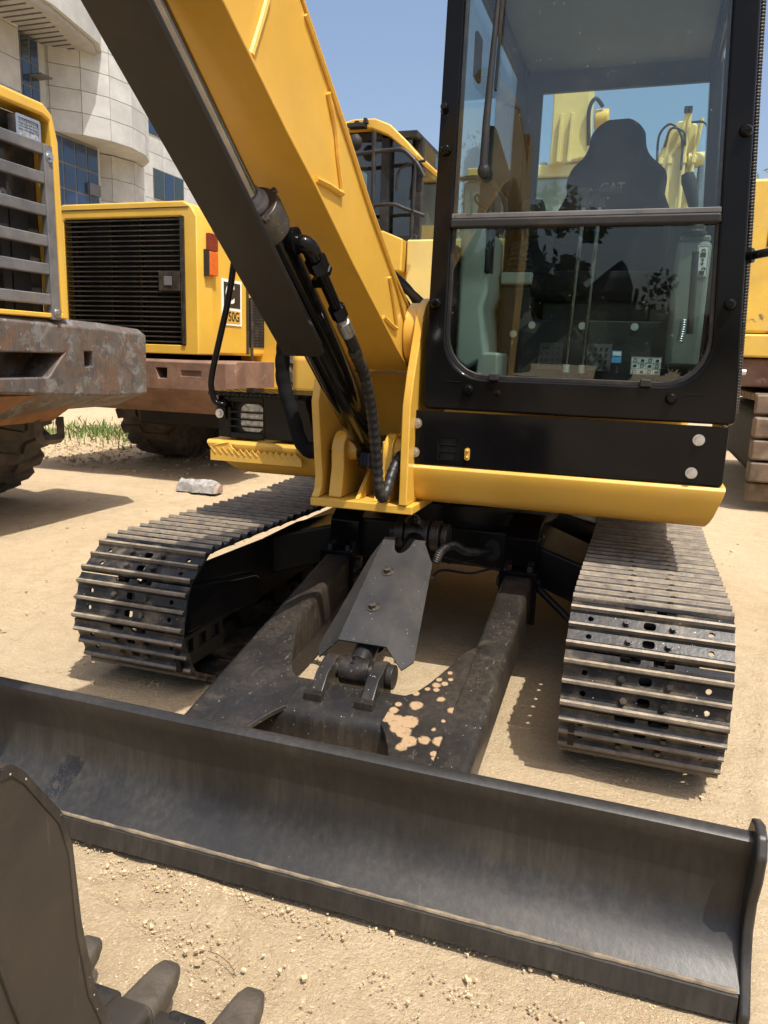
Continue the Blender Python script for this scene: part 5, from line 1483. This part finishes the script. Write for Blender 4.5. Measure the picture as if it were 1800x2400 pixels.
bay(-15.9, 17.0, 1.75, -80, 80, 0.3, 6.60, 6, 10)
for j in range(9):                                                   # flat cladding right of the bays and on the pier
    for i in range(6): panel(core, (-14.83, 18.9 + i * 1.1, 4.2 + j * .7), 1.1, .7, 0)
    for i in range(3): panel(core, (-14.1, 10.4 + i * .9, 4.0 + j * .7), .9, .7, 0)
b = MB(); b.box(-14.9, -14.15, 9.9, 12.62, 0, 10.3); obj('pier', b, 'concrete', B)
b = MB(); b.prism([(-14.9, 6), (-12.7, 6), (-12.75, 12.2), (-13.2, 14.2), (-14.0, 15.4), (-14.9, 15.8)], 'z', 8.62, 8.72); so = obj('soffit', b, 'soffit', B)
for i in range(16):
    b = MB(); y = 11.0 + i * .24; b.box(-14.85, -13.0 - max(0, (y - 12.2)) * .38, y, y + .03, 8.60, 8.62)
    obj('soffit_rib', b, 'alu', so)
b = MB(); b.prism([(-14.9, 6), (-12.6, 6), (-12.65, 12.2), (-13.1, 14.3), (-13.9, 15.5), (-14.9, 15.9)], 'z', 8.73, 11.5); fa = obj('fascia', b, 'concrete', B)
def window(y0, y1, z0, z1, cols, rows, x, m):
    b = MB(); b.box(x - .06, x, y0, y1, z0, z1); w = obj('window', b, 'alu', B)
    cw_, ch = (y1 - y0) / cols, (z1 - z0) / rows
    for i in range(cols):
        for j in range(rows):
            b = MB(); b.box(x - .001, x + .012, y0 + i * cw_ + .03, y0 + (i + 1) * cw_ - .03, z0 + j * ch + .03, z0 + (j + 1) * ch - .03)
            obj('pane', b, m[(i + j) % len(m)], w)
    return w
window(12.60, 13.48, 6.9, 8.58, 3, 3, -14.3, ['win_dark', 'win_blue', 'win_blue'])
b = MB(); b.box(-14.3, -13.9, 13.1, 13.5, 7.70, 7.73); obj('open_sash', b, 'alu', B)
b = MB(); b.box(-14.9, -14.36, 12.6, 13.9, 3.5, 8.6); obj('window_recess', b, 'concrete', B)
window(13.60, 15.45, 4.0, 6.55, 4, 4, -14.2, ['win_blue'])
b = MB(); b.box(-14.9, -14.26, 13.5, 15.6, 0, 6.6); obj('window_recess', b, 'concrete', B)
b = MB(); b.box(-14.19, -14.1, 14.95, 15.40, 5.3, 5.6); obj('open_sash', b, 'alu', B)
window(17.9, 20.4, 7.9, 9.2, 4, 1, -14.8, ['win_blue'])
window(18.9, 20.6, 6.0, 6.9, 3, 1, -14.8, ['win_dark', 'win_blue'])

# ------------------------------------------------------------------ trees
def tree(label, loc, h, rad, seed, n=2600, m='leaf', trunk=.16, group='trees beyond the yard', leaf=1.):
    rnd = random.Random(seed)
    t = thing('tree', label, 'tree', loc, group)
    x, y, z = loc
    b = MB(); ends = []
    top = Vector((x + rnd.uniform(-.3, .3), y, z + h * .75))
    b.tube([(x, y, z), (x + .05, y, z + h * .3), tuple(top)], [trunk, trunk * .7, trunk * .15], 8)
    for i in range(9):
        k = rnd.uniform(.3, .7); p0 = Vector((x, y, z)).lerp(top, k)
        a = rnd.uniform(0, 6.28); L = rad * rnd.uniform(.5, .95)
        p1 = p0 + Vector((math.cos(a) * L, math.sin(a) * L, L * rnd.uniform(.3, .9)))
        b.tube([p0, p0.lerp(p1, .5) + Vector((0, 0, .1 * L)), p1], [trunk * .35, trunk * .22, trunk * .06], 5); ends.append(p1)
    obj('trunk', b, 'bark', t)
    c = Vector((x, y, z + h * .64)); b = MB()
    cl = [(c + Vector((rnd.gauss(0, .45) * rad, rnd.gauss(0, .45) * rad, rnd.gauss(0, .42) * h * .36)), rad * rnd.uniform(.22, .42)) for _ in range(26)] + [(e, rad * .32) for e in ends]
    for i in range(n):
        q, r = rnd.choice(cl)
        d = Vector((rnd.gauss(0, 1), rnd.gauss(0, 1), rnd.gauss(0, .8))).normalized() * r * rnd.uniform(.5, 1)
        p = q + d; s = rnd.uniform(.05, .11) * max(1, h / 7) * leaf
        u = Vector((rnd.gauss(0, 1), rnd.gauss(0, 1), rnd.gauss(0, 1))).normalized(); v = u.orthogonal().normalized()
        b.add([p - u * s, p + v * s * .55, p + u * s, p - v * s * .55], [(0, 1, 2, 3)])
    obj('crown', b, m, t, sharp=0)
tree('light green tree between the railed machine and the black cab', (-7.3, 27.5, 0), 7.4, 2.6, 3)
tree('green tree behind the chrome piston rod in the cab window', (4.4, 26.0, 0), 9.0, 2.6, 5)
# things behind the camera: they show only as reflections in the lower cab pane
tree('dark broad tree mirrored at the left of the lower cab pane', (-4.3, -28.0, 0), 6.6, 2.3, 11, 6500, 'leaf_dark', .25, None, 2.2)
tree('low green tree mirrored under the boom in the lower cab pane', (-.6, -36.0, 0), 4.6, 2.4, 12, 2200, 'leaf_dark', .2, None, 2.2)
tree('low bushy tree mirrored right of the boom in the lower cab pane', (2.8, -35.0, 0), 3.2, 2.0, 13, 3500, 'leaf_dark', .2, None, 2.2)
E4 = thing('excavator', 'black silhouette of an excavator with raised boom, mirrored in the lower cab pane', 'excavator', (-2.4, -18.5, 0))
b = MB(); b.prism([(-2.6, 1.2), (-1.7, 2.15), (-.3, 3.42), (.0, 3.66), (.16, 3.5), (-.2, 2.75), (-1.3, 1.75), (-2.2, 1.0)], 'y', -18.2, -17.9); obj('boom', b, 'black_deep', E4, bevel=.03)
b = MB(); b.prism([(-.10, 3.60), (.12, 3.55), (.32, 3.05), (.30, 1.7), (-.18, 1.5), (-.25, 2.8)], 'y', -18.2, -17.95); obj('stick', b, 'black_deep', E4, bevel=.03)
b = MB(); b.cyl((.42, -18.05, 3.0), (.34, -18.05, 2.2), .05, n=10); obj('bucket_cylinder', b, 'black_deep', E4)
b = MB(); b.prism([(-.3, 1.5), (.45, 1.5), (.5, .9), (.1, .45), (-.4, .8)], 'y', -18.5, -17.6); obj('bucket', b, 'black_deep', E4, bevel=.04)
b = MB(); b.box(-5.0, -2.2, -19.6, -17.2, .9, 2.0); b.box(-4.2, -3.2, -18.2, -17.2, 2.0, 2.9); obj('body', b, 'black_deep', E4, bevel=.08)
b = MB(); b.box(-5.2, -1.9, -19.7, -19.1, 0, .8); b.box(-5.2, -1.9, -17.7, -17.1, 0, .8); obj('undercarriage', b, 'black_deep', E4, bevel=.15)
UP = thing('utility_pole', 'thin utility pole with wires mirrored at the right of the lower cab pane', 'pole', (2.75, -30.0, 0))
b = MB(); b.cyl((2.75, -30, 0), (2.75, -30, 3.15), .06, n=8); obj('post', b, 'bark', UP)
for dz in (0, -.14): b = MB(); b.tube(smooth([(-12, -30.5, 3.3 + dz), (-4, -30.2, 2.95 + dz), (2.75, -30, 3.1 + dz), (12, -29, 2.5 + dz), (25, -28, 3.0 + dz)], 6), .012, 5); obj('wire', b, 'print', UP)

# ------------------------------------------------------------------ small things on the ground
rnd = random.Random(8)
def clod(mb, x, y, r):
    c = Vector((x, y, r * rnd.uniform(.1, .4) - .008))
    vs = [c + Vector((sx * rnd.uniform(.35, .9), sy * rnd.uniform(.35, .9), sz * rnd.uniform(.25, .7))) * r for sx in (-1, 1) for sy in (-1, 1) for sz in (-1, 1)]
    a = rnd.uniform(0, 6.28); ca, sa = math.cos(a), math.sin(a)
    vs = [(c.x + (v.x - c.x) * ca - (v.y - c.y) * sa, c.y + (v.x - c.x) * sa + (v.y - c.y) * ca, v.z) for v in vs]
    mb.add(vs, [(0, 1, 3, 2), (4, 6, 7, 5), (0, 4, 5, 1), (2, 3, 7, 6), (0, 2, 6, 4), (1, 5, 7, 3)])
def mesh_fast(name, mb, m):
    me = bpy.data.meshes.new(name); me.from_pydata([tuple(v) for v in mb.v], [], mb.f); me.materials.append(M[m]); return link(name, me)
b = MB(); n = 0
while n < 16000:
    y = -3.0 + rnd.random() ** 1.5 * 6.0; x = rnd.uniform(-3.2, 2.6)
    if y > -1.0 and rnd.random() < .75: continue
    d = noise.noise((x * 1.7, y * 1.7, 4)) + .5 * noise.noise((x * 5, y * 5, 8))
    if d < rnd.uniform(-.7, .55): continue
    clod(b, x, y, min(.0055, .0008 + rnd.expovariate(1500))); n += 1
for k, (x0, y0, x1, y1) in enumerate(((.45, -2.08, .95, -2.45), (.55, -2.07, 1.25, -2.38), (.35, -2.12, .75, -2.5), (-.35, -2.06, .1, -2.07), (-.2, -2.08, .3, -2.09), (1.15, -1.3, 1.6, -1.9), (1.10, -1.15, 1.12, .6), (.66, -1.22, 1.08, -1.22), (-1.10, -1.2, -1.12, .5), (-1.05, -1.2, -.64, -1.21), (.2, -2.04, 1.0, -2.05), (-.9, -2.04, -.3, -2.05))):   # crumbly ridges pressed up by tyres and the blade
    for i in range(170):
        t = rnd.random(); clod(b, x0 + (x1 - x0) * t + rnd.gauss(0, .014), y0 + (y1 - y0) * t + rnd.gauss(0, .012) + .05 * math.sin(t * 3), .0010 + rnd.expovariate(900))
for i in range(500): clod(b, rnd.uniform(-3.5, 2.8), rnd.uniform(-1.9, 2.5), .003 + rnd.expovariate(350))
for i in range(800): clod(b, rnd.gauss(-.12, .20), rnd.gauss(-2.22, .09), .0010 + rnd.expovariate(900))
tag(mesh_fast('gravel', b, 'stone'), 'fine tan grit and dirt crumbs strewn over the ground', 'gravel', kind='stuff')
b = MB(); n = 0
for i in range(3600):                                    # rubbly strip by the loader wheels
    x, y = rnd.uniform(-7.5, -3.4), rnd.uniform(2.6, 6.2)
    if y < 2.6 + (x + 3.4) * -.25: continue
    clod(b, x, y, min(.03, .003 + rnd.expovariate(160)))
tag(mesh_fast('rubble', b, 'stone'), 'loose pale rubble on the ground between the two loaders', 'rubble', kind='stuff')
b = MB()
for i in range(1000):
    x, y = rnd.gauss(-5.9, .9), rnd.gauss(5.6, .55)
    h = rnd.uniform(.03, .15); a = rnd.uniform(0, 6.28); w = .009; l = rnd.uniform(.0, .10)
    dx, dy = math.cos(a), math.sin(a)
    b.add([(x - dy * w, y + dx * w, -.01), (x + dy * w, y - dx * w, -.01), (x + dx * l * .4 + dy * w * .6, y + dy * l * .4 - dx * w * .6, h * .6), (x + dx * l, y + dy * l, h), (x + dx * l * .4 - dy * w * .6, y + dy * l * .4 + dx * w * .6, h * .6)], [(0, 1, 2, 3, 4)])
tag(mesh_fast('grass', b, 'grass'), 'patch of green weeds behind the rusty counterweight', 'grass', kind='stuff')
# brick in torn plastic
BR = thing('brick', 'broken brick wrapped in torn grey plastic, lying beyond the left track', 'brick', (-2.8, 2.3, 0))
b = MB()
r2 = random.Random(4)
def lump(x0, x1, y0, y1, h, seg=7, j=.018):
    L = []
    for i in range(seg + 1):
        t = i / seg; x = x0 + (x1 - x0) * t; k = 1 - .25 * abs(t - .5) * 2
        L.append([(x + r2.uniform(-j, j), y0 * k + 2.3 * (1 - k) + r2.uniform(-j, j), 0), (x, y1 * k + 2.3 * (1 - k) + r2.uniform(-j, j), 0), (x + r2.uniform(-j, j), y1 * k + 2.3 * (1 - k), h * (.5 + .5 * k) * r2.uniform(.75, 1)), (x + r2.uniform(-j, j), (y0 + y1) / 2, h * r2.uniform(.9, 1.1)), (x, y0 * k + 2.3 * (1 - k) + .02, h * .8 * r2.uniform(.7, 1))])
    return L
b.loft(lump(-2.99, -2.64, 2.21, 2.39, .10)); wr = obj('wrapping', b, 'plastic_wrap', BR, sharp=20)
b = MB(); b.loft(lump(-3.02, -2.80, 2.23, 2.37, .075, 4, .008)); obj('brick_end', b, 'brick', BR, sharp=20)
b = MB(); b.loft(lump(-2.69, -2.61, 2.23, 2.37, .08, 3, .006)); obj('brick_end', b, 'brick', BR, sharp=20)
# twig
b = MB(); b.tube(smooth([(.035, -2.205, .001), (.06, -2.208, .003), (.09, -2.218, .002), (.115, -2.235, .001)], 5), .0010, 5)
tag(obj('twig', b, 'twig'), 'thin dry twig lying on the dirt in front of the blade', 'twig')
